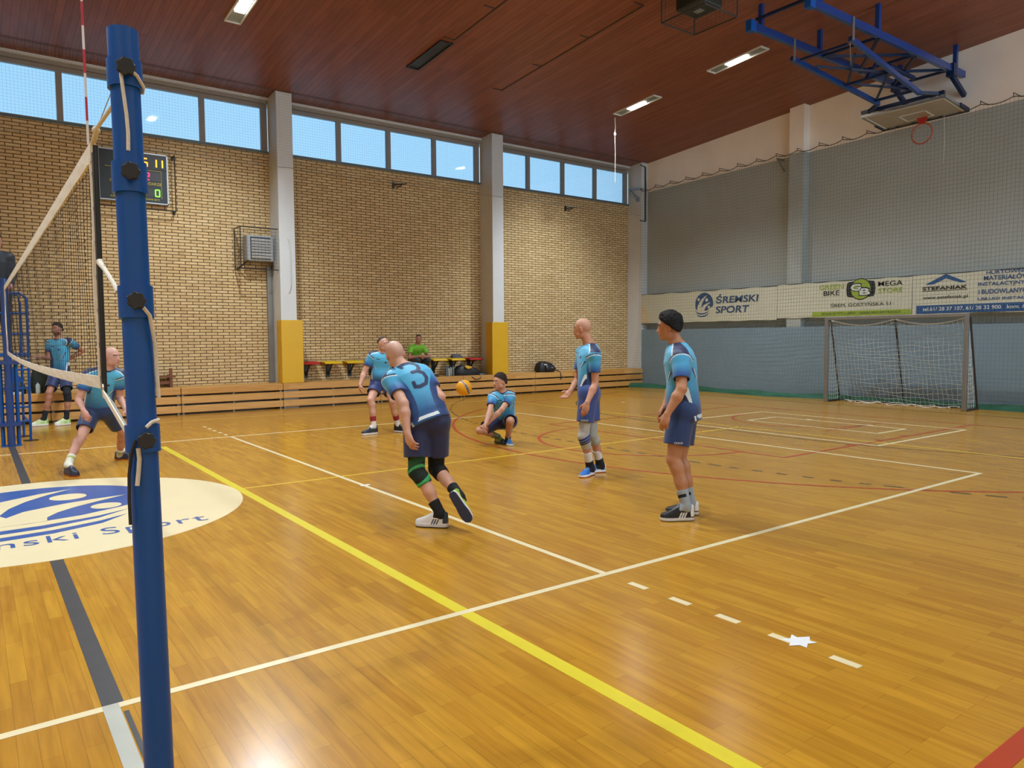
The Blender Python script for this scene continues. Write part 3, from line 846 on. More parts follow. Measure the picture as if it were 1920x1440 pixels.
wall_text('GREEN', M_lime, t, 7.10, 2.805, .665, .125, bold=.01)
wall_text('BIKE', M_blk, t, 6.98, 2.65, .43, .125, bold=.01)
wall_text('MEGA', M_blk, t, 5.565, 2.81, .585, .12, bold=.01)
wall_text('STORE', M_lime, t, 5.56, 2.648, .58, .115, bold=.01)
wall_text('ŚREM, GOSTYŃSKA 51', M_blk, t, 6.78, 2.335, 1.53, .125)
b = MB(); b.box((XB-.006, 4.78, 2.115), (XB-.001, 7.29, 2.24)); b.build('lime_bar', M_lime, t)
wall_text('SPONSOR TYTULARNY   GREEN BIKE EKSTRALIGA', mat('dark_green_print', '3d4f16', .6), t, 7.03, 2.165-.015, 2.02, .06, depth=.006)
def disc(r, a0=0, a1=360, n=40): return [(r*math.cos(math.radians(a0+(a1-a0)*i/n)), r*math.sin(math.radians(a0+(a1-a0)*i/n))) for i in range(n+(0 if a1-a0 == 360 else 1))]
o_ = (XB-.003, 6.0, 2.772)
b = MB(); b.prism([(-.355,.14), (-.33,.18), (-.2,.2), (.2,.2), (.33,.18), (.355,.14), (.37,0), (.355,-.14), (.33,-.18), (.2,-.2), (-.2,-.2), (-.33,-.18), (-.355,-.14), (-.37,0)], o_, (0,-1,0), (0,0,1), .002)
b.prism(disc(.268), (XB-.0035, 6.0, 2.772), (0,-1,0), (0,0,1), .002)
b.build('badge_wings', M_blk, t)
b = MB(); b.prism(disc(.245), (XB-.006, 6.0, 2.772), (0,-1,0), (0,0,1), .002); b.build('badge_disc', M_lime, t)
for s_, y, z in (('G', 6.25, 2.735), ('B', 6.02, 2.62)):
    text(s_, M_blk, t, (XB-.0085, y+.025, z-.02), (0,-1,0), (0,0,1), width=.31, height=.215, bold=.06)
    text(s_, M_wprint, t, (XB-.011, y, z), (0,-1,0), (0,0,1), width=.26, height=.165, bold=.03)
t = banner(4.755, -1.5, 2.105, 3.0, 'white building supplies banner with a blue roof emblem, right end of the wall')
b = MB(); b.prism([(-.45,-.2), (0,.02), (.44,-.19), (.30,-.19), (0,-.08), (-.26,-.2)], (XB-.001, 4.03, 2.98), (0,-1,0), (0,0,1), .003); b.build('roof_emblem', M_blue_p, t)
wall_text('STEFANIAK', M_blk, t, 4.53, 2.65, .955, .08, bold=.03)
b = MB(); b.box((XB-.004, 3.57, 2.622), (XB-.001, 4.535, 2.632)); b.build('rule', M_blk, t)
wall_text('www.estefaniak.pl', M_blk, t, 4.52, 2.425, .955, .095, bold=.012)
for s_, y, z, w_, h_ in (('HURTOWNIA', 3.21, 2.93, .83, .075), ('MATERIAŁÓW', 3.255, 2.80, .87, .125), ('INSTALACYJNYCH', 3.36, 2.66, 1.06, .105), ('I BUDOWLANYCH', 3.35, 2.505, 1.0, .105), ('USŁUGI INSTALACYJNE', 3.36, 2.36, 1.35, .075)):
    wall_text(s_, M_blue_p, t, y, z, w_, h_, bold=.02)
b = MB(); b.box((XB-.006, -1.4, 2.118), (XB-.001, 4.655, 2.305)); b.build('blue_bar', M_blue_p, t)
wall_text('tel.61/ 28 37 107, 61/ 28 32 900   kom. 608477315', M_wprint, t, 4.51, 2.165, 2.55, .095, bold=.012, depth=.007)
# end wall net with a green hem lying on the floor
b = MB(); XN = 17.22
nv, nu = 70, 205
y0, y1 = 13.3, -3.2
def netpt(y, f):
    # f 0..1 from floor to rope
    x = XN - .55*max(0, 1-f*2.2)**2*(.7+.3*math.sin(y*.9+1.2))*min(1, max(0, (y-6.7)/1.6))
    return (x+.03*math.sin(y*1.7+f*3), y, .03+(zt(y)-.03-.05*abs(math.sin(PI*(13.3-y)/.62))*f)*f)
for i in range(nu+1):
    y = y0+(y1-y0)*i/nu
    b.tube([netpt(y, j/14) for j in range(15)], .0026, 3, caps=False)
for j in range(nv+1):
    b.tube([netpt(y0+(y1-y0)*i/70, j/nv) for i in range(71)], .0026, 3, caps=False)
t = tag(b.build('wall_net', M_netg), 'large grey green ball stop net hanging over the end wall', 'net')
b = MB()
b.tube([(XN+.03*math.sin(y*1.7+3), y, zt(y)-.07*abs(math.sin(PI*(13.3-y)/.62))) for y in [13.3-16.5*i/320 for i in range(321)]], .009, 5)
b.build('head_rope', M_darkst, t)
b = MB()
vs, fs = [], []
for i in range(101):
    y = y0+(y1-y0)*i/100
    p0 = netpt(y, 0); p1 = netpt(y, .022)
    vs += [(p0[0]-.03, y, .004), (p0[0]-.012, y, .05+.02*math.sin(i*.8)), (p1[0]+.02, y, .13+.02*math.sin(i*.5))]
    if i: a = 3*i; fs += [(a-3, a-2, a+1, a), (a-2, a-1, a+2, a+1)]
b.add(vs, fs); b.build('green_hem', M_green, t)
b = MB()
for i in range(27):
    y = 13.3-.62*i
    b.bar((XN, y, zt(y)-.01), (XN, y, zt(y)+.07), .012); b.bar((XN, y, zt(y)+.06), (XW, y, zt(y)+.06), .012)
b.build('hook', M_darkst, t)
b = MB(); b.bar((17.34, 8.4, 6.42), (17.64, 8.4, 6.42), .04); b.bar((17.36, 8.4, 6.42), (17.62, 8.35, 6.1), .03)
tag(b.build('net_bracket', M_alu), 'small bracket holding the net rope left of the end wall pilaster', 'bracket')

# ---------------------------------------------------------------- handball goal
t = thing('handball_goal', 'grey aluminium handball goal with a white net by the end wall', 'goal', (16.45, 4.76, 0))
for y in (3.2, 6.33):
    b = MB(); b.box((16.41, y-.04, 0), (16.49, y+.04, 2.08)); b.build('post', M_alu, t, bevel=.008)
b = MB(); b.box((16.41, 3.24, 2.0), (16.49, 6.29, 2.08)); b.build('crossbar', M_alu, t, bevel=.008)
for y in (3.2, 4.77, 6.33):
    b = MB(); b.tube([(16.52, y, 2.03), (16.62, y, 1.98), (17.10, y, .04)], .022, 8); b.build('stay', M_darkst, t)
for y in (3.2, 6.33):
    b = MB(); b.box((16.42, y-.03, .0), (17.10, y+.03, .04)); b.build('ground_bar', M_darkst, t)
b = MB(); b.box((17.07, 3.2, .0), (17.11, 6.33, .035)); b.build('rear_bar', M_darkst, t)
b = MB()
def gp(u, f):  # u along the goal, f 0 at the crossbar, 1 on the floor
    y = 3.24+3.05*u
    sag = .13*abs(math.sin(2*PI*u))*max(0, 1-f*2)
    x = 16.6+.46*f-.10*math.sin(PI*f)*math.sin(PI*u*2)**2
    z = 1.99*(1-f)+.01-sag-.03*math.sin(f*14+u*5)*(f > .1)
    return (x, y, max(.012, z))
for i in range(31):
    b.tube([gp(i/30+.004*math.sin(j*1.7+i), j/16) for j in range(17)], .0026, 4, caps=False)
for j in range(21):
    b.tube([gp(i/32, j/20+.008*math.sin(i*.9+j*2.1)*(0 < j < 20)) for i in range(33)], .0026, 4, caps=False)
for y in (3.22, 6.31):
    for j in range(1, 20):
        f = j/20; x1 = 16.6+.47*f
        b.tube([(16.5, y, 2*(1-f)), ((16.5+x1)/2, y, 2*(1-f)-.03), (x1, y, 2*(1-f))], .0026, 4, caps=False)
    for i in range(1, 6):
        x = 16.5+.55*i/6
        b.tube([(x, y, .02), (x, y, max(.02, 2-2*max(0, (x-16.62))/.47))], .0026, 4, caps=False)
b.tube([(16.75+.15*math.sin(i*.7), 3.6+2.4*i/30, .02+.015*math.sin(i*1.9)) for i in range(31)], .010, 5)
b.tube([(16.9+.1*math.sin(i*.9+1), 3.5+2.6*i/30, .03+.02*math.sin(i*1.3)) for i in range(31)], .008, 5)
b.tube([(16.55, 3.25+3.03*i/32, 1.985-.13*abs(math.sin(2*PI*i/32))) for i in range(33)], .009, 5)
b.build('goal_net', M_netw, t)

# ---------------------------------------------------------------- folded basketball backstop under the ceiling
t = thing('basketball_backstop', 'blue steel basketball backstop folded up under the ceiling with its hoop hanging down', 'basketball hoop', (14.5, 4.5, 7.4))
YA, YBB = 5.1, 3.9
for y in (YA, YBB):
    b = MB(); b.box((11.5, y-.045, 7.34), (17.62, y+.045, 7.48)); b.build('rail', M_blue2, t, bevel=.006)
    for x in (11.85, 13.85, 17.2):
        b = MB(); b.box((x-.04, y-.04, 7.48), (x+.04, y+.04, cz(y))); b.build('hanger', M_blue2, t)
    b = MB(); b.box((11.46, y-.06, 7.30), (11.62, y+.06, 7.5)); b.build('end_cap', M_blue, t)
    b = MB(); b.box((12.84, y-.065, 7.05), (12.90, y-.048, 7.47)); b.build('pivot_plate', M_steel, t)
    b = MB(); b.bar((12.87, y, 7.10), (15.95, (y-4.5)*.72+4.5, 6.74), .075, .09); b.build('arm', M_blue2, t)
    b = MB(); b.bar((17.0, y, 7.3), (17.62, y-.03, 6.95), .08, .1); b.box((16.95, y-.08, 7.25), (17.1, y+.08, 7.52)); b.build('wall_strut', M_navyst, t)
for x in (11.7, 13.9, 15.4, 16.9):
    b = MB(); b.bar((x, YBB, 7.56 if x < 12 else 7.36), (x, YA, 7.56 if x < 12 else 7.36), .05); b.build('cross_bar', M_navyst, t)
b = MB()
b.bar((13.9, YA, 7.36), (15.4, YBB, 7.36), .05); b.bar((13.9, YBB, 7.36), (15.4, YA, 7.36), .05)
b.bar((15.4, YA, 7.36), (16.9, YBB, 7.36), .05); b.bar((15.4, YBB, 7.36), (16.9, YA, 7.36), .05); b.build('cross_brace', M_navyst, t)
b = MB(); b.bar((12.95, 4.97, 7.05), (12.95, 4.0, 7.05), .04); b.bar((14.6, 4.93, 6.88), (14.6, 4.03, 6.88), .05); b.bar((13.4, 4.9, 7.0), (14.6, 4.1, 6.9), .04); b.bar((13.4, 4.1, 7.0), (14.6, 4.9, 6.9), .04)
b.bar((15.75, 4.95, 6.76), (15.75, 4.05, 6.76), .05); b.bar((14.7, 4.1, 6.9), (15.7, 4.85, 6.78), .04); b.bar((14.7, 4.85, 6.9), (15.7, 4.1, 6.78), .04); b.build('arm_brace', M_navyst, t)
b = MB(); b.tube([(15.0, 4.5, 7.3), (14.6, 4.5, 6.92)], .035, 8); b.build('lifting_strut', M_navyst, t)
b = MB(); b.tube([(15.5, 4.5, 7.34), (16.6, 4.5, 7.30)], .05, 8); b.build('winch', M_navyst, t)
b = MB(); b.tube([(13.2, 4.1, 7.3), (13.9, 4.45, 6.99)], .01, 5); b.build('hoist_cable', M_steel, t)
# board hangs face down, its lower edge towards the end wall
bz0, bz1 = 6.60, 6.50
b = MB()
def bp_(x, y, d=0): return (x, y, bz0+(bz1-bz0)*(x-16.18)/1.07+d)
fx0, fx1, fy0, fy1 = 16.18, 17.25, 3.64, 5.46
def slab(b, xa, xb, ya, yb, d0, d1):
    b.add([bp_(xa,ya,d0), bp_(xb,ya,d0), bp_(xb,yb,d0), bp_(xa,yb,d0), bp_(xa,ya,d1), bp_(xb,ya,d1), bp_(xb,yb,d1), bp_(xa,yb,d1)],
          [(3,2,1,0),(4,5,6,7),(0,1,5,4),(1,2,6,5),(2,3,7,6),(3,0,4,7)])
slab(b, fx0+.03, fx1-.03, fy0+.03, fy1-.03, 0, .012); b.build('backboard', mat('clear_acrylic_board', '9b9384', 0.2, spec=.7), t)
b = MB()
for a in ((fx0, fx0+.035, fy0, fy1), (fx1-.035, fx1, fy0, fy1), (fx0+.035, fx1-.035, fy0, fy0+.035), (fx0+.035, fx1-.035, fy1-.035, fy1)): slab(b, *a, -.01, .045)
b.build('board_frame', M_steel, t)
b = MB()
for a in ((fx0+.06, fx1-.06, fy0+.05, fy0+.085), (fx0+.06, fx1-.06, fy1-.085, fy1-.05), (fx0+.05, fx0+.085, fy0+.05, fy1-.05),
          (16.65, 17.08, 4.25, 4.29), (16.65, 17.08, 4.81, 4.85), (16.65, 16.69, 4.25, 4.85), (17.05, 17.09, 4.25, 4.85)): slab(b, *a, -.004, -.001)
b.build('white_marking', M_white, t)
b = MB(); slab(b, fx1-.02, fx1+.03, fy0-.02, fy1+.02, -.03, .06); slab(b, fx1-.4, fx1+.03, fy0-.03, fy0+.01, -.03, .06); slab(b, fx1-.4, fx1+.03, fy1-.01, fy1+.03, -.03, .06); b.build('edge_pad', mat('dark_blue_edge_pad', '1b2236', .5), t, bevel=.01)
b = MB()
for y in (3.95, 5.05): b.bar(bp_(16.15, y, .10), bp_(17.2, y, .08), .06)
b.bar((15.95, (3.9-4.5)*.72+4.5, 6.74), bp_(16.2, 3.75, .09), .07); b.bar((15.95, (5.1-4.5)*.72+4.5, 6.74), bp_(16.2, 5.3, .09), .07); b.bar(bp_(16.18, 3.66, .1), bp_(16.18, 5.44, .1), .07)
b.build('board_carrier', M_navyst, t)
b = MB(); b.tube([(17.05, 4.5+.225*math.cos(a*PI/16), 6.17+.225*math.sin(a*PI/16)) for a in range(32)], .014, 8, closed=True)
M_hoop = mat('orange_red_hoop', 'a8452a', 0.45)
b.build('hoop', M_hoop, t, smooth=True)
b = MB(); b.prism([(-.12, 0), (.12, 0), (.06, -.15), (-.06, -.15)], (17.03, 4.5, 6.535), (0,1,0), (0,0,1), .05); b.build('hoop_bracket', mat('red_bracket', '9c2418', .45), t)
b = MB()
for k in range(12):
    a = 2*PI*k/12; b.tube([(17.06, 4.5+.22*math.cos(a), 6.17+.22*math.sin(a)), (17.11, 4.5+.2*math.cos(a), 6.15+.22*math.sin(a))], .006, 4)
b.build('net_hook', M_hoop, t)
b = MB(); b.tube([(17.2, 4.1, 6.5), (17.21, 4.08, 5.9), (17.2, 4.09, 5.45)], .004, 4)
tag(b.build('pull_cord', M_rope), 'thin cord hanging below the folded basketball hoop', 'cord')
# caged heater under the ceiling
t = thing('caged_ceiling_heater', 'dark ceiling heater in a wire cage at the top edge', 'heater', (10.06, 5.1, 7.15))
zc = 7.15
xa, xb, ya, yb = 9.62, 10.50, 4.63, 5.57
b = MB()
for x in (xa, xb):
    for y in (ya, yb): b.tube([(x, y, zc), (x, y, cz(y))], .014, 6)
    b.tube([(x, ya, zc), (x, yb, zc)], .014, 6)
for y in (ya, yb): b.tube([(xa, y, zc), (xb, y, zc)], .014, 6)
b.build('cage_frame', M_darkst, t)
b = MB()
for i in range(1, 10):
    b.tube([(xa+(xb-xa)*i/10, ya, zc), (xa+(xb-xa)*i/10, yb, zc)], .002, 3); b.tube([(xa, ya+(yb-ya)*i/10, zc), (xb, ya+(yb-ya)*i/10, zc)], .002, 3)
    for y in (ya, yb): b.tube([(xa+(xb-xa)*i/10, y, zc), (xa+(xb-xa)*i/10, y, cz(y))], .002, 3)
    for x in (xa, xb): b.tube([(x, ya+(yb-ya)*i/10, zc), (x, ya+(yb-ya)*i/10, 7.85)], .002, 3)
b.build('cage_mesh', M_darkst, t)
M_dkg = mat('dark_green_grey_casing', '20261f', .4, var=.1)
b = MB(); b.box((9.78, 4.82, 7.32), (10.34, 5.40, 7.68)); b.build('casing', M_dkg, t, bevel=.03)
b = MB()
for x in (9.85, 10.27):
    for y in (4.9, 5.32): b.tube([(x, y, 7.68), (x, y, cz(y))], .015, 6)
b.build('hanger', M_darkst, t)
b = MB(); b.box((10.0, 5.05, 7.31), (10.14, 5.2, 7.325)); b.build('label_plate', M_steel, t)
# ---------------------------------------------------------------- volleyball post near the camera
def px(z): return Vector((0, -0.985+0.065*z, z))
t = thing('volleyball_post', 'tall blue tubular volleyball post in front, with black knobs on its collars', 'volleyball post', (0, -0.985, 0))
b = MB(); b.tube([px(0), px(1.2), px(2.5)], .0445, 28); b.build('pole', M_blue, t, smooth=True)
b = MB()
P = [px(2.44), px(2.615)]
b.tube(P, .0465, 28); b.build('top_tube', M_blue, t, smooth=True)
view = Vector((-0.44, -2.55, 0)).normalized()      # knobs face the side aisle
side = Vector((0,0,1)).cross(view).normalized()    # to the right as seen from the aisle
def knob(z, off, r, par):
    c = px(z)+view*.052+side*off
    b = MB()
    pl = []
    for k in range(42):
        a = 2*PI*k/42
        rr_ = r*(1+.10*math.cos(7*a))
        pl.append((rr_*math.cos(a), rr_*math.sin(a)))
    b.prism(pl, c+view*.012, side, Vector((0,0,1)), .026 if side.cross(Vector((0,0,1))).dot(view) > 0 else -.026)
    b.tube([c-view*.02, c+view*.015], .012, 10)
    b.build('knob', M_black, par, bevel=.004)
for z0, z1, kz, off in ((2.425, 2.515, 2.475, .005), (2.085, 2.185, 2.145, .004), (1.68, 1.785, 1.735, .002), (1.245, 1.335, 1.29, .012)):
    b = MB(); b.tube([px(z0), px(z1)], .0525, 28); c = b.build('collar', M_blue, t, smooth=True)
    knob(kz, off, .026 if z0 < 1.3 else .027, c)
def onpost(z, off, out=.054):
    return px(z)+view*out+side*off
b = MB(); b.tube([onpost(2.47, -.005, .058), onpost(2.455, -.010, .066), onpost(2.40, -.006, .066), onpost(2.33, .000, .056), onpost(2.27, .002, .054), onpost(2.215, .0, .056)], .0058, 8); b.build('rope_tail', M_rope, t, smooth=True)
b = MB(); b.tube([onpost(2.47, .02, .06), onpost(2.46, .035, .05), onpost(2.435, .053, .02), onpost(2.43, .05, -.03)], .0055, 8); b.build('rope_turn', M_rope, t, smooth=True)
b = MB(); b.tube([onpost(1.715, .02, .062), onpost(1.69, .038, .050), onpost(1.60, .049, .03), onpost(1.5, .051, .022), onpost(1.42, .053, .02)], .0062, 8); b.build('rope_tail', M_rope, t, smooth=True)
b = MB(); b.tube([onpost(1.33, .012, .06), onpost(1.345, .028, .052), onpost(1.35, .05, .03)], .0062, 8); b.build('rope_turn', M_rope, t, smooth=True)
b = MB(); b.tube([onpost(1.265, -.014, .06), onpost(1.23, -.012, .056), onpost(1.19, -.016, .054), onpost(1.145, -.022, .055)], .0068, 8); b.build('rope_tail', M_rope, t, smooth=True)
b = MB(); b.tube([onpost(1.29, -.02, .06), onpost(1.25, -.034, .05), onpost(1.18, -.044, .04), onpost(1.1, -.047, .04), onpost(1.02, -.047, .04)], .005, 8); b.build('strap_tail', M_black, t, smooth=True)
b = MB(); b.tube([px(0.004), px(0.03)], .085, 24); b.build('floor_socket', M_steel, t)
# far post
t = thing('volleyball_post', 'blue volleyball post at the far end of the net', 'volleyball post', (0, 9.95, 0))
b = MB(); b.tube([(0,9.95,.0), (0,9.95,2.55)], .052, 20); b.build('pole', M_blue2, t, smooth=True)
for x in (-.10, .10):
    b = MB(); b.tube([(x, 10.02, .0), (x, 10.02, 1.3)], .028, 12); b.build('side_tube', M_blue, t, smooth=True)
for z in (.34, 1.28):
    b = MB(); b.box((-.14, 9.90, z-.03), (.14, 10.05, z+.03)); b.build('collar', M_blue2, t, bevel=.005)
b = MB(); b.box((-.13, 9.93, .0), (.13, 10.06, .02)); b.build('base_plate', M_blue, t)
b = MB(); b.tube([(.05, 9.93, 1.5), (.15, 9.99, 1.36), (.3, 10.1, 1.33), (.45, 10.2, 1.4)], .006, 5); b.build('cord', M_netgrey, t)
# referee stand
t = thing('referee_stand', 'blue tubular referee stand with ladder rungs behind the far volleyball post', 'referee stand', (0.05, 10.6, 0))
for x, y in ((.28, 10.57), (.22, 11.25), (-.62, 10.57), (-.62, 11.25)):
    b = MB(); b.tube([(x, y, .01), (x+(.02 if x > 0 else 0), y, 1.5), (x+(.03 if x > 0 else 0), y, 2.25)], .020, 10); b.build('upright', M_blue, t, smooth=True)
    b = MB(); b.lathe([(.11, 0), (.11, .008), (.03, .014)], (x, y, 0), n=16); b.build('foot_plate', M_black, t)
b = MB(); b.tube([(.31, 10.57, 2.2), (.30, 10.57, 2.30), (.22, 10.57, 2.37), (-.5, 10.57, 2.37), (-.60, 10.57, 2.32), (-.62, 10.57, 2.2)], .020, 10); b.build('hand_rail', M_blue, t, smooth=True)
b = MB(); b.tube([(.25, 11.25, 2.2), (.22, 11.25, 2.37), (-.5, 11.25, 2.37), (-.62, 11.25, 2.2)], .018, 8); b.build('hand_rail', M_blue, t, smooth=True)
for z in (.32, .55, .85, 1.15, 1.72, 2.05):
    b = MB(); b.tube([(.29, 10.57, z), (-.62, 10.57, z)], .016, 8); b.build('rung', M_blue, t, smooth=True)
for x in (.25, -.62):
    b = MB(); b.tube([(x, 10.57, .32), (x, 11.25, .32)], .016, 8); b.tube([(x, 10.57, 1.36), (x, 11.25, 1.36)], .016, 8); b.build('side_rail', M_blue, t, smooth=True)
b = MB(); b.box((-.64, 10.52, 1.37), (.30, 11.3, 1.41)); b.build('platform', M_blue, t)
b = MB(); b.prism([(.12, 0), (.32, 0), (.12, .35)], (-.1, 10.5, .95), (1,0,0), (0,0,1), .02); b.build('gusset', M_blue, t)
# ---------------------------------------------------------------- net
ZT = lambda y: 2.435+.0*y
def zb(y): return 1.43 - .05*4*(y/9.7)*(1-y/9.7)
t = thing('volleyball_net', 'black volleyball net with white tapes stretched between the blue posts', 'volleyball net', (0, 4.8, 1.4))
Y0, Y1 = 0.04, 9.78
b = MB()
n = int((Y1-Y0)/.1)
for i in range(n+1):
    y = Y0+(Y1-Y0)*i/n
    b.tube([(.004*math.sin(y*7+j), y, ZT(y)-.07+(zb(y)+.02-ZT(y)+.07)*j/6) for j in range(7)], .0011, 4, caps=False)
for j in range(10):
    f = j/10+.03
    b.tube([(.004*math.sin(y0_*7+f*6), y0_, ZT(y0_)-.07+(zb(y0_)+.02-ZT(y0_)+.07)*f) for y0_ in [Y0+(Y1-Y0)*i/40 for i in range(41)]], .0011, 4, caps=False)
b.build('mesh', M_netk, t)
def band(zf0, zf1, th, wob):
    b = MB(); n = 80; vs, fs = [], []
    for i in range(n+1):
        y = Y0-.03+(Y1-Y0+.03)*i/n
        w = wob*math.sin(i*1.7)
        for x, z in ((-th, zf0(y)+w*.4), (-th*1.3+w, (zf0(y)+zf1(y))/2), (-th, zf1(y)), (th, zf1(y)), (th*1.3+w, (zf0(y)+zf1(y))/2), (th, zf0(y)+w*.4)):
            vs.append((x, y, z))
    for i in range(n):
        for k in range(6): fs.append((i*6+k, i*6+(k+1)%6, (i+1)*6+(k+1)%6, (i+1)*6+k))
    fs += [(5,4,3,2,1,0), tuple(n*6+k for k in range(6))]
    b.add(vs, fs); return b
band(lambda y: ZT(y)-.075, lambda y: ZT(y), .005, .003).build('top_tape', M_canvas, t)
band(lambda y: zb(y)-.025, lambda y: zb(y)+.028, .004, .002).build('bottom_tape', M_canvas, t)
for y in (Y0, Y1):
    b = MB(); b.tube([(.003*math.sin(j*.9), y+.004*math.sin(j*1.4), ZT(y)-.06-(ZT(y)-.06-zb(y))*j/10) for j in range(11)], .009, 8); b.build('side_tape', M_canvas, t, smooth=True)
b = MB(); b.prism([(Y0+.02, ZT(0)-.10), (Y0-.05, ZT(0)-.07), (Y0-.06, ZT(0)-.01), (Y0+.0, ZT(0)+.015)], (.007, 0, 0), (0,1,0), (0,0,1), .006); b.build('corner_patch', M_canvas, t)
b = MB(); b.prism([(-.012, 2.39), (-.115, 2.37), (-.10, 1.395), (-.018, 1.395)], (-.004, 0, 0), (0,1,0), (0,0,1), .008); b.build('end_sleeve', mat('black_net_sleeve', '1c2426', .6, var=.15), t)
b = MB(); b.tube([(.0, -.10, 2.40), (.0, -.088, 1.385)], .010, 10); b.build('end_rod', M_black, t, smooth=True)
b = MB()
for j in range(7):
    z = 2.3-.14*j
    b.tube([(-.008, -.03, z), (-.010, -.055, z-.012)], .002, 4); b.tube([(-.01, -.055, z), (-.012, -.075, z-.02)], .0016, 4)
b.build('lacing', M_netgrey, t)
b = MB(); b.tube([(0, -.02, 2.425), (0, -.09, 2.43), (0, -.15, 2.455), (.02, -.5, 2.475), (.045, -.79, 2.49)], [.009, .011, .0075, .007, .007], 8)
b.ball((0, -.14, 2.452), .016, 10, (1, 1.3, 1)); b.build('top_rope', M_rope, t, smooth=True)
b = MB(); b.tube([(0, -.06, 2.44), (.03, -.79, 2.60)], .0018, 5); b.build('top_wire', M_steel, t)
b = MB(); b.tube([(0, -.09, 1.93), (-.02, -.40, 1.87), (-.04, -.72, 1.80), (-.05, -.86, 1.765)], [.012, .008, .0075, .0075], 8)
b.ball((0, -.10, 1.93), .015, 10, (1, 1.6, 1)); b.tube([(-.01, -.3, 1.90), (-.012, -.3, 1.87)], .006, 6); b.build('middle_rope', M_rope, t, smooth=True)
b = MB(); b.bar((0, -.03, 1.425), (-.01, -.12, 1.395), .006, .05); b.bar((-.01, -.12, 1.395), (-.03, -.84, 1.29), .005, .022); b.build('bottom_strap', M_canvas, t)
b = MB(); b.tube([(0, -.02, 1.40), (0, -.30, 1.36), (-.02, -.83, 1.285)], .006, 6); b.build('bottom_rope', M_netgrey, t, smooth=True)
# antenna
t = thing('net_antenna', 'red and white striped antenna rod standing on the near end of the net', 'antenna', (-.006, .085, 2.44))
A_r, A_w = mat('antenna_red', 'b3263a', .4), mat('antenna_white', 'd6d6d6', .4)
for k in range(8):
    z0 = 2.442+.1*k
    b = MB(); b.tube([(-.002, .085+.004*k, z0), (-.002, .085+.004*(k+1), z0+.1)], .0048, 8)
    b.build('red_section' if k % 2 else 'white_section', A_r if k % 2 else A_w, t, smooth=True)
# the ball in the air
t = thing('volleyball', 'yellow and blue volleyball in the air in front of the crouching player', 'ball', (0, 0, 0))
bc = Vector((4.38, 5.05, .90))
t.location = bc
M_ballY = mat('yellow_ball_leather', 'd99a14', .45, var=.04, nscale=4)
M_ballB = mat('blue_ball_leather', '4d5870', .45, var=.04, nscale=4)
bc = Vector((4.74, 4.54, .963)); t.location = bc
b = MB(); n_, m_ = 40, 20
vs, fs, mi = [], [], []
for i in range(m_+1):
    th = PI*i/m_
    for k in range(n_):
        ph = 2*PI*k/n_
        d = Vector((math.sin(th)*math.cos(ph), math.sin(th)*math.sin(ph), math.cos(th)))
        vs.append(bc+d*.105)
for i in range(m_):
    for k in range(n_):
        fs.append((i*n_+k, (i+1)*n_+k, (i+1)*n_+(k+1)%n_, i*n_+(k+1)%n_))
b.add(vs, fs)
b.mi = []
axis = Vector((.75, -.35, .45)).normalized(); a2 = axis.cross(Vector((0, 0, 1))).normalized(); a3 = axis.cross(a2)
for f in fs:
    c = sum((Vector(vs[q_]) for q_ in f), Vector())/4-bc
    c.normalize()
    lat_ = c.dot(axis); ang = math.atan2(c.dot(a2), c.dot(a3))
    b.mi.append(1 if abs(lat_-.25*math.sin(ang*1.0)) < .13 else 0)
b.build('ball_skin', [M_ballY, M_ballB], t, smooth=True)

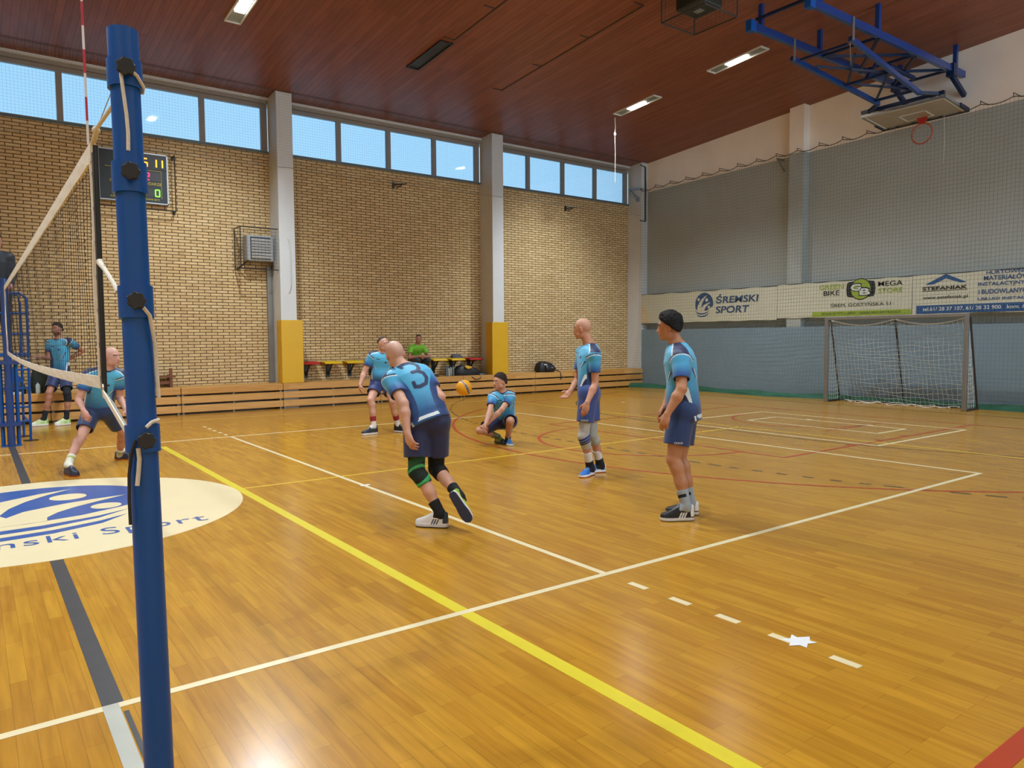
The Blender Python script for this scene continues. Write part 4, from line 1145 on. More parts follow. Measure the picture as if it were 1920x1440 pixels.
# ---------------------------------------------------------------- people: smooth distance fields turned into meshes
class Field:
    def __init__(s, lo, hi, h):
        s.lo = np.array(lo, float); s.h = h
        s.n = np.maximum(4, np.ceil((np.array(hi)-s.lo)/h).astype(int)+1)
        s.D = np.full(s.n, 0.2, np.float32)
    def sub(s, lo, hi):
        a = np.clip(np.floor((np.array(lo)-s.lo)/s.h).astype(int), 0, s.n-1)
        e = np.clip(np.ceil((np.array(hi)-s.lo)/s.h).astype(int)+1, 1, s.n)
        if np.any(e <= a): return None, None
        sl = tuple(slice(int(a[i]), int(e[i])) for i in range(3))
        ax = [(s.lo[i]+np.arange(a[i], e[i])*s.h).astype(np.float32) for i in range(3)]
        return sl, ax
    def apply(s, fn, lo, hi, k, mode):
        m = k+.02
        sl, ax = s.sub(np.array(lo)-m, np.array(hi)+m)
        if sl is None: return
        d = fn(ax[0][:,None,None], ax[1][None,:,None], ax[2][None,None,:]).astype(np.float32)
        o = s.D[sl]
        if mode == 'u':
            h = np.clip(.5+.5*(o-d)/k, 0, 1) if k > 0 else None
            s.D[sl] = (o*(1-h)+d*h-k*h*(1-h)) if k > 0 else np.minimum(o, d)
        elif mode == 's':
            d = -d
            h = np.clip(.5-.5*(o-d)/k, 0, 1) if k > 0 else None
            s.D[sl] = (o*(1-h)+d*h+k*h*(1-h)) if k > 0 else np.maximum(o, d)
    def cone(s, a, b_, r1, r2, k=.02, mode='u'):
        a, b_ = np.array(a, float), np.array(b_, float); ba = b_-a; L2 = max(1e-9, ba@ba)
        def fn(x, y, z):
            px_, py_, pz_ = x-a[0], y-a[1], z-a[2]
            t_ = np.clip((px_*ba[0]+py_*ba[1]+pz_*ba[2])/L2, 0, 1)
            return np.sqrt((px_-t_*ba[0])**2+(py_-t_*ba[1])**2+(pz_-t_*ba[2])**2)-(r1+(r2-r1)*t_)
        R = max(r1, r2)
        s.apply(fn, np.minimum(a, b_)-R, np.maximum(a, b_)+R, k, mode)
    def ell(s, c, A, r, k=.02, mode='u'):
        c = np.array(c, float); A = [np.array(q_, float) for q_ in A]
        def fn(x, y, z):
            px_, py_, pz_ = x-c[0], y-c[1], z-c[2]
            q0 = 0; q1 = 0
            for ax_, rr_ in zip(A, r):
                u = px_*ax_[0]+py_*ax_[1]+pz_*ax_[2]
                q0 = q0+(u/rr_)**2; q1 = q1+(u/rr_**2)**2
            k0 = np.sqrt(q0); k1 = np.sqrt(q1)+1e-6
            return k0*(k0-1)/k1
        R = max(r)
        s.apply(fn, c-R, c+R, k, mode)
    def cut(s, p, nrm):
        """remove the side the normal points to"""
        p, nrm = np.array(p, float), np.array(nrm, float)
        ax = [(s.lo[i]+np.arange(s.n[i])*s.h).astype(np.float32) for i in range(3)]
        d = (ax[0][:,None,None]-p[0])*nrm[0]+(ax[1][None,:,None]-p[1])*nrm[1]+(ax[2][None,None,:]-p[2])*nrm[2]
        s.D = np.maximum(s.D, d)
    def func(s, fn, lo, hi, k=.02, mode='u'):
        s.apply(fn, lo, hi, k, mode)
    def mesh(s):
        D = s.D
        D[0], D[-1], D[:,0], D[:,-1], D[:,:,0], D[:,:,-1] = (.05,)*6
        I = (D < 0)
        I8 = I.astype(np.int8)
        c = sum(I8[i:I.shape[0]-1+i, j:I.shape[1]-1+j, k:I.shape[2]-1+k] for i in (0,1) for j in (0,1) for k in (0,1))
        mask = (c > 0) & (c < 8)
        ci, cj, ck = np.nonzero(mask)
        idx = np.full(mask.shape, -1, np.int32); idx[ci, cj, ck] = np.arange(len(ci))
        corners = {(i,j,k): D[ci+i, cj+j, ck+k] for i in (0,1) for j in (0,1) for k in (0,1)}
        P = np.zeros((len(ci), 3)); N = np.zeros(len(ci))
        for a in corners:
            for ax in range(3):
                if a[ax]: continue
                e = list(a); e[ax] = 1; e = tuple(e)
                va, vb = corners[a], corners[e]
                m = (va < 0) != (vb < 0)
                t_ = np.where(m, va/(va-vb+1e-12), 0)
                q_ = np.tile(np.array(a, float), (len(ci), 1)); q_[:, ax] += t_
                P += q_*m[:,None]; N += m
        P = P/np.maximum(N, 1)[:,None]+np.stack([ci, cj, ck], 1)
        V = s.lo+P*s.h
        Q = []
        for ax in range(3):
            o1, o2 = [(1,2),(2,0),(0,1)][ax]
            sl0 = [slice(None)]*3; sl1 = [slice(None)]*3
            sl0[ax] = slice(0, -1); sl1[ax] = slice(1, None)
            a, e = I[tuple(sl0)], I[tuple(sl1)]
            ch = np.stack(np.nonzero(a != e), 1)
            ok = (ch[:,o1] > 0) & (ch[:,o2] > 0) & (ch[:,o1] < I.shape[o1]-1) & (ch[:,o2] < I.shape[o2]-1)
            ch = ch[ok]
            ins = I[ch[:,0], ch[:,1], ch[:,2]]
            def cell(d1, d2):
                q_ = ch.copy(); q_[:,o1] -= d1; q_[:,o2] -= d2
                return idx[q_[:,0], q_[:,1], q_[:,2]]
            q4 = np.stack([cell(1,1), cell(0,1), cell(0,0), cell(1,0)], 1)
            q4[~ins] = q4[~ins][:, ::-1]
            Q.append(q4)
        Q = np.concatenate(Q)
        Q = Q[(Q >= 0).all(1)]
        return V, Q

def field_obj(name, F, m, parent, colfn, smooth_it=1):
    V, Q = F.mesh()
    for _ in range(smooth_it):
        acc = np.zeros_like(V); cnt = np.zeros(len(V))
        for i in range(4):
            np.add.at(acc, Q[:,i], V[Q[:,(i+1)%4]]+V[Q[:,i-1]]); np.add.at(cnt, Q[:,i], 2)
        V = V*.5+.5*acc/np.maximum(cnt, 1)[:,None]
    me = bpy.data.meshes.new(name)
    me.vertices.add(len(V)); me.vertices.foreach_set('co', V.astype(np.float32).ravel())
    me.loops.add(len(Q)*4); me.loops.foreach_set('vertex_index', Q.astype(np.int32).ravel())
    me.polygons.add(len(Q)); me.polygons.foreach_set('loop_start', np.arange(0, len(Q)*4, 4, dtype=np.int32))
    me.update(calc_edges=True); me.validate()
    me.polygons.foreach_set('use_smooth', np.ones(len(me.polygons), bool))
    C = colfn(V)
    at_ = me.color_attributes.new('Col', 'FLOAT_COLOR', 'POINT')
    at_.data.foreach_set('color', np.concatenate([C, np.ones((len(V), 1))], 1).astype(np.float32).ravel())
    me.materials.append(m)
    o = bpy.data.objects.new(name, me); COL.objects.link(o)
    put(o, parent)
    return o

def attr_mat(name, rough, bump=0.0, nscale=40, spec=.4, sheen=0.0):
    m = mat(name, 'ffffff', rough, var=.05, nscale=nscale, bump=bump, spec=spec)
    t_ = m.node_tree; bs = t_.nodes['Principled BSDF']
    a = t_.nodes.new('ShaderNodeAttribute'); a.attribute_name = 'Col'
    l = [x for x in t_.links if x.to_socket == bs.inputs['Base Color']][0]
    src = l.from_socket
    mx = t_.nodes.new('ShaderNodeMixRGB'); mx.blend_type = 'MULTIPLY'; mx.inputs[0].default_value = 1
    t_.links.new(a.outputs['Color'], mx.inputs[1]); t_.links.new(src, mx.inputs[2])
    t_.links.new(mx.outputs[0], bs.inputs['Base Color'])
    if sheen: bs.inputs['Sheen Weight'].default_value = sheen
    return m
M_skin = attr_mat('skin', .5, .05, 60)
M_cloth = attr_mat('sports_polyester', .5, .25, 14, sheen=.2)
M_short = attr_mat('sports_shorts_fabric', .55, .25, 12, sheen=.2)
M_knit = attr_mat('knit_fabric', .85, .2, 90)
M_shoe = attr_mat('shoe_leather', .4, .1, 50)
M_hair = attr_mat('hair_strands', .7, .9, 70, spec=.25)

def nz(v): v = np.array(v, float); return v/max(1e-9, np.linalg.norm(v))
def perp(v, a): v = np.array(v, float); return nz(v-a*(v@a))
def L3(c): return np.array(lin(c))
def mixc(A, B, f): return A*(1-f)[:,None]+B*f[:,None]
def sm(x, a, b_): t_ = np.clip((x-a)/(b_-a), 0, 1); return t_*t_*(3-2*t_)

class Torso:
    def __init__(s, J, belly=0.0, sc=1.0):
        s.p, s.nk = np.array(J['pelvis']), np.array(J['neck'])
        s.L = np.linalg.norm(s.nk-s.p); s.z = (s.nk-s.p)/s.L
        hipv = np.array(J['hipL'])-np.array(J['hipR']); shv = np.array(J['shL'])-np.array(J['shR'])
        s.l0, s.l1 = perp(hipv, s.z), perp(shv, s.z)
        s.f0, s.f1 = np.cross(s.l0, s.z), np.cross(s.l1, s.z)       # chest direction
        ch = np.array(J['chest']); f = (ch-s.p)@s.z/s.L
        s.bow = (ch-s.p-s.z*f*s.L)/max(.3, 4*f*(1-f))
        s.belly = belly; s.sc = sc
    def local(s, x, y, z):
        q0, q1, q2 = x-s.p[0], y-s.p[1], z-s.p[2]
        f = (q0*s.z[0]+q1*s.z[1]+q2*s.z[2])/s.L
        fc = np.clip(f, 0, 1); bw = 4*fc*(1-fc)
        q0, q1, q2 = q0-s.bow[0]*bw, q1-s.bow[1]*bw, q2-s.bow[2]*bw
        w = np.clip(f*1.3-.1, 0, 1)
        l = [s.l0[i]*(1-w)+s.l1[i]*w for i in range(3)]; g = [s.f0[i]*(1-w)+s.f1[i]*w for i in range(3)]
        ln = np.sqrt(l[0]**2+l[1]**2+l[2]**2)+1e-6; gn = np.sqrt(g[0]**2+g[1]**2+g[2]**2)+1e-6
        X = (q0*l[0]+q1*l[1]+q2*l[2])/ln
        Y = (q0*g[0]+q1*g[1]+q2*g[2])/gn
        return f, X, Y
    def sdf(s, prof, grow=0.0):
        fs_ = [p[0] for p in prof]; ws = [(p[1]+grow)*s.sc for p in prof]; ds = [(p[2]+grow)*s.sc for p in prof]
        def fn(x, y, z):
            f, X, Y = s.local(x, y, z)
            w = np.interp(f, fs_, ws); d = np.interp(f, fs_, ds)
            if s.belly:
                Y = Y-s.belly*np.exp(-((f-.22)/.2)**2)*.5
                d = d+s.belly*np.exp(-((f-.22)/.2)**2)*.5
            r = ((np.abs(X)/w)**2.5+(np.abs(Y)/d)**2.5)**.4
            dd = (r-1)*np.minimum(w, d)
            return np.maximum(dd, np.maximum((f-fs_[-1])*s.L, (fs_[0]-f)*s.L))
        return fn
    def box(s, lo=-.3, hi=1.1, R=.3):
        a, b_ = s.p+s.z*lo*s.L, s.p+s.z*hi*s.L
        return np.minimum(a, b_)-R, np.maximum(a, b_)+R
PROF = [(-.22,.07,.06), (-.14,.13,.095), (-.04,.165,.115), (.06,.168,.118), (.22,.150,.104), (.4,.148,.104), (.6,.165,.115), (.75,.17,.115), (.88,.155,.098), (.96,.105,.075), (1.02,.062,.06)]
SPROF = [(-.20,.178,.126), (-.1,.182,.130), (.06,.182,.130), (.22,.172,.124), (.4,.168,.122), (.6,.180,.130), (.75,.183,.130), (.88,.166,.110), (.96,.112,.085), (1.0,.075,.07)]
HPROF = [(-.14,.15,.10), (-.08,.176,.124), (.0,.178,.128), (.14,.170,.122)]

N3 = [[(.0,.86),(.0,1),(.6,1),(.84,.80),(.82,.64),(.62,.55)], [(.36,.55),(.64,.55),(.93,.42),(1.0,.22),(.86,.03),(.5,-.02),(.24,.02),(.22,.17)]]
def seg_dist(u, v, P):
    d = np.full(u.shape, 9.0)
    for L_ in P:
        for (a, b_), (c, e) in zip(L_, L_[1:]):
            dx, dy = c-a, e-b_
            t_ = np.clip(((u-a)*dx+(v-b_)*dy)/(dx*dx+dy*dy+1e-9), 0, 1)
            d = np.minimum(d, np.hypot(u-a-t_*dx, v-b_-t_*dy))
    return d

def hand(F, w, tip, nrm, lat, curl=.5, sc=1.0, spread=.006):
    d = nz(np.array(tip)-np.array(w)); nrm = perp(nrm, d); lat = perp(lat, d); lat = nz(lat-nrm*(lat@nrm))
    w = np.array(w)
    F.ell(w+d*.052*sc, (d, lat, nrm), (.056*sc, .042*sc, .019*sc), .012)
    F.cone(w, w+d*.05*sc, .027*sc, .022*sc, .015)
    for i, (o, l) in enumerate(((.030, .074), (.0105, .084), (-.0105, .078), (-.030, .060))):
        k0 = w+d*(.088-.006*abs(i-1))*sc+lat*o*sc
        c1 = curl*(.55+.12*i); c2 = c1+curl*.9
        d1 = nz(d*math.cos(c1)+nrm*math.sin(c1)+lat*(o*spread*30))
        d2 = nz(d*math.cos(c2)+nrm*math.sin(c2)+lat*(o*spread*30))
        k1 = k0+d1*l*.5*sc; k2 = k1+d2*l*.5*sc
        F.cone(k0-d*.012, k1, .0100*sc, .0092*sc, .006); F.cone(k1, k2, .0092*sc, .0075*sc, .004)
    t0 = w+d*.028*sc+lat*.030*sc; t1 = t0+nz(d*.65+lat*.6+nrm*.35)*.040*sc; t2 = t1+nz(d*.9+lat*.22+nrm*.35)*.032*sc
    F.cone(t0, t1, .0135*sc, .0115*sc, .01); F.cone(t1, t2, .0112*sc, .0088*sc, .006)

def make_person(J, label, skin, o):
    """o: options (height of grid, kit colours, head direction, hair, shoes ...)"""
    J = {k: np.array(v, float) for k, v in J.items()}
    h = o.get('h', .005); sc = o.get('sc', 1.0); g = o.get('girth', 1.0)
    T = Torso(J, o.get('belly', 0.0), g)
    allp = np.array(list(J.values()))
    lo, hi = allp.min(0)-.30, allp.max(0)+.30
    lo[2] = max(lo[2], -.05)
    feet = (J['ankleL']+J['ankleR'])/2
    root = thing('person', label, 'person', (float(feet[0]), float(feet[1]), 0.0), o.get('group'))
    fwd = nz(T.f1)
    hf = nz(o['face']); up_h = perp(o.get('head_up', J['head']-J['neck']+np.array([0,0,.25])), hf)
    hl = np.cross(up_h, hf)       # person's left
    c = J['head']; hs = o.get('hs', 1.0)
    def H(l, f, u): return c+(hl*l+hf*f+up_h*u)*hs
    # --- body
    F = Field(lo, hi, h)
    F.func(T.sdf(PROF), *T.box())
    for s_ in 'LR':
        sh, el, wr, ha = J['sh'+s_], J['elbow'+s_], J['wrist'+s_], J['hand'+s_]
        ins = sh+(J['neck']-sh)*.25-T.z*.02
        F.cone(ins, J['neck']-T.z*.04, .062*g, .050*g, .05)
        F.cone(sh-T.z*.0, ins, .060*g, .065*g, .04)
        F.cone(sh, el, .054*g, .041*g, .03)
        m_ = el+(wr-el)*.32
        F.cone(el, m_, .040*g, .043*g, .015); F.cone(m_, wr, .043*g, .027, .02)
        inward = nz(J['pelvis']-wr)
        pn = o.get('palm'+s_, inward); lt = o.get('thumb'+s_, fwd*1.0+np.array([0,0,.1]))
        hand(F, wr, ha, pn, lt, o.get('curl'+s_, .5), o.get('hand', 1.0)*sc)
        hp, kn, an, to = J['hip'+s_], J['knee'+s_], J['ankle'+s_], J['toe'+s_]
        bk = -perp(to-an, nz(an-kn)) if np.linalg.norm(to-an) > .03 else -fwd
        q1 = hp+(kn-hp)*.35
        F.cone(hp, q1, .090*g, .084*g, .04); F.cone(q1, kn, .084*g, .055*g, .03)
        F.ell(kn-bk*.012, (nz(an-kn), bk, np.cross(nz(an-kn), bk)), (.058, .05, .05), .02)
        c1 = kn+(an-kn)*.18+bk*.012; c2 = kn+(an-kn)*.5+bk*.010
        F.cone(kn, c1, .050*g, .053*g, .02); F.cone(c1, c2, .055*g, .048*g, .03); F.cone(c2, an, .046*g, .034, .03)
        F.cone(an, an+(to-an)*.4, .034, .03, .02)
    # --- head
    nb = J['neck']-T.z*.03
    F.cone(nb, H(0, -.022, -.055), .064, .057, .03)
    F.ell(H(0, -.010, .028), (hl, hf, up_h), (.077*hs, .098*hs, .092*hs), .02)
    F.ell(H(0, .022, -.030), (hl, hf, up_h), (.064*hs, .074*hs, .082*hs), .03)
    for sgn in (-1, 1):
        F.ell(H(sgn*.048, .012, -.072), (hl, hf, up_h), (.022, .030, .026), .03)
        F.ell(H(sgn*.079, -.012, -.012), (hl, nz(hf*.9-up_h*.2), up_h), (.010, .020, .033), .006)
        F.ell(H(sgn*.086, -.006, -.008), (hl, hf, up_h), (.006, .009, .016), .006, 's')
    F.ell(H(0, .066, -.096), (hl, hf, up_h), (.026, .024, .022), .03)
    F.cone(H(-.036, .082, .024), H(.036, .082, .024), .012, .012, .02)
    for sgn in (-1, 1): F.ell(H(sgn*.031, .100, .006), (hl, hf, up_h), (.018, .013, .010), .012, 's')
    F.cone(H(0, .090, .006), H(0, .108, -.034), .008, .013, .012)
    for sgn in (-1, 1): F.ell(H(sgn*.012, .098, -.037), (hl, hf, up_h), (.009, .010, .008), .006)
    F.cone(H(-.018, .091, -.062), H(.018, .091, -.062), .008, .008, .012); F.cone(H(-.015, .089, -.072), H(.015, .089, -.072), .008, .008, .012)
    for sgn in (-1, 1): F.ell(H(sgn*.031, .083, .005), (hl, hf, up_h), (.013, .012, .012), .004)
    base = L3(skin)
    stub = o.get('stubble', 0.0)
    def skincol(V):
        C = np.tile(base, (len(V), 1))
        R = (V-c)/hs; l, f, u = R@hl, R@hf, R@up_h
        inh = (np.sqrt(l**2+f**2+u**2) < .16) & (u > -.12)
        # shaved scalp, beard, lips, brows and eyes belong to the head itself
        sc_ = sm(u*.8-f*.6, .012, .03)*inh
        C = mixc(C, L3(o.get('scalp', 'c9aca0')), sc_*stub)
        be = o.get('beard', 0.0)
        if be: C = mixc(C, L3('4a3a34'), be*inh*sm(-u, .045, .06)*sm(f, .01, .03))
        lip = inh & (np.abs(l) < .022) & (np.abs(u+.067) < .010) & (f > .085)
        C[lip] = base*np.array([.80, .55, .52])
        br = inh & (np.abs(np.abs(l)-.031) < .020) & (np.abs(u-.023) < .006) & (f > .06)
        C[br] = L3(o.get('brow', '4b382c'))
        ey = inh & (np.abs(np.abs(l)-.031) < .013) & (np.abs(u-.005) < .0065) & (f > .07)
        C[ey] = L3('cfc6bd')
        pu = inh & (np.hypot(np.abs(l)-.031, u-.005) < .0058) & (f > .07)
        C[pu] = L3('2a1f1a')
        ea = inh & (np.abs(l) > .078)
        C[ea] = base*np.array([.98, .82, .78])
        for s_ in 'LR':
            dk = np.linalg.norm(V-J['hand'+s_], axis=1)
            C = mixc(C, base*np.array([.98, .84, .80]), np.clip(1-dk/.14, 0, 1)*.7)
        return C
    body = field_obj('body', F, M_skin, root, skincol)
    # --- hair
    if o.get('hair'):
        off, a0, hc = o['hair']
        F = Field(c-.17, c+.17, .0045)
        F.ell(H(0, -.012, .030+off*.3), (hl, hf, up_h), ((.077+off*.7)*hs, (.098+off*.7)*hs, (.092+off)*hs), .01)
        F.cone(H(-.05, -.06, -.02), H(.05, -.06, -.02), .03+off*.4, .03+off*.4, .03)
        if o.get('quiff'): F.cone(H(-.03, .07, .105), H(.04, .05, .112), .022, .022, .02); F.cone(H(0, -.02, .125), H(0, .05, .12), .02, .018, .03)
        F.cut(H(0, 0, 0)+(up_h*.8-hf*.6)*a0, -(up_h*.8-hf*.6))
        F.cut(H(0, 0, -.068), -up_h)
        for sgn in (-1, 1): F.ell(H(sgn*.09, .012, -.03), (hl, hf, up_h), (.035, .035, .045), .01, 's')
        if o.get('quiff'):
            rs = np.random.RandomState(5)
            for _k in range(70):
                th, ph = rs.uniform(0, 1.15), rs.uniform(0, 2*PI)
                dl, df, du = math.sin(th)*math.cos(ph), math.sin(th)*math.sin(ph), math.cos(th)
                a_ = H(dl*.085, -.012+df*.105, .03+du*.108)
                F.cone(a_, a_+hs*(hl*rs.uniform(-.015, .015)+hf*rs.uniform(-.004, .02)*(1 if df > 0 else -.4)+up_h*rs.uniform(.0, .010)), .014, .008, .012)
            F.cut(H(0, 0, 0)+(up_h*.8-hf*.6)*(a0-.008), -(up_h*.8-hf*.6))
        hcol = L3(hc)
        hr = np.random.RandomState(3)
        field_obj('hair', F, M_hair, root, lambda V: np.tile(hcol, (len(V), 1))*(1+.25*np.sin(V[:,:1]*900+V[:,1:2]*700)))
    kit = o.get('kit', 'team')
    slen = o.get('sleeve', .60)
    # --- jersey
    F = Field(lo, hi, h)
    for s_ in 'LR':
        sh, el = J['sh'+s_], J['elbow'+s_]
        ins = sh+(J['neck']-sh)*.25-T.z*.02
        F.cone(ins, J['neck']-T.z*.045, .074*g, .060*g, .05); F.cone(sh, ins, .073*g, .078*g, .04)
        F.cone(sh, sh+(el-sh)*(slen+.1), .070*g, .066*g, .035)
    for s_ in 'LR':
        sh, el = J['sh'+s_], J['elbow'+s_]; ad = nz(el-sh); La = np.linalg.norm(el-sh)
        # open sleeve end
        e0 = sh+ad*La*slen
        def fn(x, y, z, e0=e0, ad=ad):
            t_ = (x-e0[0])*ad[0]+(y-e0[1])*ad[1]+(z-e0[2])*ad[2]
            r = np.sqrt(np.maximum(0, (x-e0[0])**2+(y-e0[1])**2+(z-e0[2])**2-t_**2))
            return np.maximum(-t_, r-.11)
        F.func(fn, e0-.16, e0+.16, 0, 's')
        F.cone(e0-ad*.05, e0+ad*.03, .056*g, .060*g, 0, 's')
    F.func(T.sdf(SPROF), *T.box(), k=.03)
    for s_ in 'LR':
        ins = J['sh'+s_]+(J['neck']-J['sh'+s_])*.25-T.z*.02
        F.cone(ins, J['neck']-T.z*.045, .074*g, .060*g, .04)
    hem = o.get('hem', -.15)
    F.cut(T.p+T.z*hem*T.L, -T.z)
    F.cone(T.nk+T.z*.012, T.nk+T.z*.10, .066, .08, .008, 's')
    F.cut(T.nk+T.z*.035, T.z)
    if kit == 'jacket':
        for s_ in 'LR': F.cone(J['sh'+s_], J['elbow'+s_], .066, .058, .02); F.cone(J['elbow'+s_], J['wrist'+s_], .056, .042, .02)
    lt, dk_, nv, wh = L3('46a2cf'), L3('164a86'), L3('12244e'), L3('d3e0e6')
    def jcol(V):
        f, X, Y = T.local(V[:,0], V[:,1], V[:,2])
        if kit == 'green':
            C = np.tile(L3('6db626'), (len(V), 1))
            em = (np.hypot(X, (f-.6)*T.L) < .02) & (Y > 0); C[em] = L3('25401a')
            return C
        if kit == 'jacket':
            C = np.tile(L3('1d2733'), (len(V), 1)); return C
        w = np.interp(f, [p[0] for p in SPROF], [p[1] for p in SPROF])*T.sc
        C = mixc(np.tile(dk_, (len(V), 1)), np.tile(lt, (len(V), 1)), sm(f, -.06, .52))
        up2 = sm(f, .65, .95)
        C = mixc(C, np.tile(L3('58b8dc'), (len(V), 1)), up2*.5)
        ax_ = np.abs(X)/w
        # side panels with white piping
        edge = .86+np.clip(f, -.2, .6)*.42
        lowp = (f < .34)
        C[lowp & (np.abs(ax_-edge) < .045)] = wh
        C[lowp & (ax_ > edge+.03)] = nv
        # short dark strokes below the arms
        st = (f > .46) & (f < .62) & (np.abs(ax_-(.62+(f-.46)*1.6)) < .05); C[st] = nv
        st = (f > .44) & (f < .60) & (np.abs(ax_-(.54+(f-.44)*1.6)) < .022); C[st] = wh
        # hem stripe on the back
        hb = hem+.03
        C[(Y < -.03) & (f > hb+.005) & (f < hb+.06) & (np.abs(X) < .115)] = wh
        C[(Y < -.03) & (f > hb+.02) & (f < hb+.17) & (np.abs(np.abs(X)-.118-(f-hb)*.15) < .016)] = wh
        C[(Y > 0) & (f > hb) & (f < hb+.10) & (np.abs(np.abs(X)-.13+(f-hb)*.3) < .014)] = wh
        # shoulder patches, armholes and sleeves
        patch = (f > .80) & (np.abs(Y-.012) < .030+.05*np.clip((np.abs(X)-.08)*6, 0, 1)) & (np.abs(X) > .065); C[patch] = nv
        C[(f > .78) & (np.abs(np.abs(Y-.012)-.036-.05*np.clip((np.abs(X)-.08)*6, 0, 1)) < .005) & (np.abs(X) > .075) & (Y > 0)] = wh
        for s_ in 'LR':
            sh, el = J['sh'+s_], J['elbow'+s_]; ad = nz(el-sh); La = np.linalg.norm(el-sh)
            R = V-sh; tt = R@ad; rad = np.linalg.norm(R-tt[:,None]*ad, axis=1)
            side = (X > 0) if s_ == 'L' else (X < 0)
            outw = R@(nz(sh-J['neck']))
            e = tt*.9+outw*.55
            arm = side & (rad < .098*g) & (e > .0) & (tt > -.07)
            sl = arm & (e > .03)
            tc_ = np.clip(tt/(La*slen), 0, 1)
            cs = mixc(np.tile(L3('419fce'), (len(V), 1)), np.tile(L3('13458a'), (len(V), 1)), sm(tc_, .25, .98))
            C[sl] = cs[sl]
            C[arm & (e <= .018) & (e > -.0)] = nv
            C[arm & (e > .018) & (e <= .030)] = wh
            C[sl & (tc_ > .955)] = L3('173a70')
        dn = np.linalg.norm((V-T.nk)-((V-T.nk)@T.z)[:,None]*T.z, axis=1)
        C[(dn < .086) & (f > .93)] = nv
        C[(Y > 0) & (np.hypot(X-.065, (f-.70)*T.L) < .016)] = nv
        C[(Y > 0) & (np.abs(X+.06) < .035) & (np.abs((f-.80)*T.L) < .007)] = nv
        if o.get('number'):
            u = .082-X; v = f*T.L-.242       # seen from behind, the person's left is on the left
            dd = seg_dist(u, v, [[(a*.165, e_*.26) for a, e_ in L_] for L_ in N3])
            C[(Y < 0) & (dd < .0175)] = nv
        return C
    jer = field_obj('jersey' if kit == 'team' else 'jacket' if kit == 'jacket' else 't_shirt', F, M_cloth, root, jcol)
    # --- shorts or trousers
    F = Field(lo, hi, h)
    tl = o.get('shorts', .70)
    for s_ in 'LR':
        hp, kn = J['hip'+s_], J['knee'+s_]; td = nz(kn-hp); Lt = np.linalg.norm(kn-hp)
        if kit in ('jacket',) or o.get('trousers'):
            F.cone(hp, kn, .108*g, .075*g, .04); F.cone(kn, J['ankle'+s_], .075*g, .062, .03)
        else:
            F.cone(hp, hp+td*Lt*(tl+.08), .112*g, .104*g, .03)
    if not (kit == 'jacket' or o.get('trousers')):
        for s_ in 'LR':
            hp, kn = J['hip'+s_], J['knee'+s_]; td = nz(kn-hp); Lt = np.linalg.norm(kn-hp)
            e0 = hp+td*Lt*tl
            def fn(x, y, z, e0=e0, td=td):
                t_ = (x-e0[0])*td[0]+(y-e0[1])*td[1]+(z-e0[2])*td[2]
                r = np.sqrt(np.maximum(0, (x-e0[0])**2+(y-e0[1])**2+(z-e0[2])**2-t_**2))
                return np.maximum(-t_, r-.135)
            F.func(fn, e0-.17, e0+.17, 0, 's')
            F.cone(e0-td*.06, e0+td*.04, .088*g, .094*g, 0, 's')
    hm = (J['hipL']-J['hipR'])*.06
    F.cone(J['hipL']-hm, J['hipR']+hm, .128*g, .128*g, .03)
    F.func(T.sdf(HPROF), *T.box(-.45, .3), k=.03)
    scol = L3(o.get('shorts_col', '1d2a55'))
    sho = field_obj('trousers' if (kit == 'jacket' or o.get('trousers')) else 'shorts', F, M_short, root, lambda V: np.tile(scol, (len(V), 1)))
    # --- legs: socks, pads, shoes
    for s_ in 'LR':
        kn, an, to = J['knee'+s_], J['ankle'+s_], J['toe'+s_]
        bk = -perp(to-an, nz(an-kn))
        sk = o.get('sock'+s_, o.get('sock', ('dfe0e0', .30)))
        if sk:
            s0 = an+(kn-an)*sk[1]
            F = Field(np.minimum(s0, an)-.12, np.maximum(s0, an)+.12, min(h, .005))
            m1 = an+(kn-an)*.5+bk*.010
            F.cone(an-(kn-an)*.05, an+(kn-an)*min(.5, sk[1]), .040, .040+.018*g*sk[1]/.5 if sk[1] < .5 else .056*g, .01)
            F.cone(an, an+(to-an)*.3, .038, .034, .02)
            F.cut(s0, nz(kn-an))
            c0, c1_ = L3(sk[0]), L3(sk[2]) if len(sk) > 2 else None
            def scl(V):
                C = np.tile(c0, (len(V), 1)); f = (V-an)@nz(kn-an)/np.linalg.norm(kn-an)
                if c1_ is not None: C[f > sk[3]] = c1_
                if len(sk) > 4: C[(f > sk[1]*.55) & (f < sk[1]*.75) & ((V-an)@bk < .02)] = L3(sk[4])*.8
                return C
            field_obj('sock', F, M_knit, root, scl)
        kp = o.get('pad'+s_)
        if kp:
            pc, p0, p1 = kp[0], kp[1], kp[2]
            hp = J['hip'+s_]; a = kn+(hp-kn)*p0; e = kn+(an-kn)*p1
            F = Field(np.minimum(np.minimum(a, e), kn)-.15, np.maximum(np.maximum(a, e), kn)+.15, min(h, .005))
            F.cone(a, kn, .072*g, .066*g, .02)
            F.ell(kn-bk*.014, (nz(an-kn), bk, np.cross(nz(an-kn), bk)), (.066, .058, .06), .02)
            F.cone(kn, kn+(an-kn)*.18+bk*.012, .061*g, .063*g, .02); F.cone(kn+(an-kn)*.18+bk*.012, kn+(an-kn)*.5+bk*.01, .064*g, .058*g, .02)
            F.cut(a, nz(hp-kn)); F.cut(e, nz(an-kn))
            pcol = L3(pc)
            def pcl(V):
                C = np.tile(pcol, (len(V), 1))
                f = (V-kn)@nz(an-kn); l_ = (V-kn)@np.cross(nz(an-kn), bk)
                for (f0, f1, sl_, cc) in kp[3] if len(kp) > 3 else ():
                    C[(f+l_*sl_ > f0) & (f+l_*sl_ < f1)] = L3(cc)
                return C
            field_obj('knee_pad', F, M_knit, root, pcl)
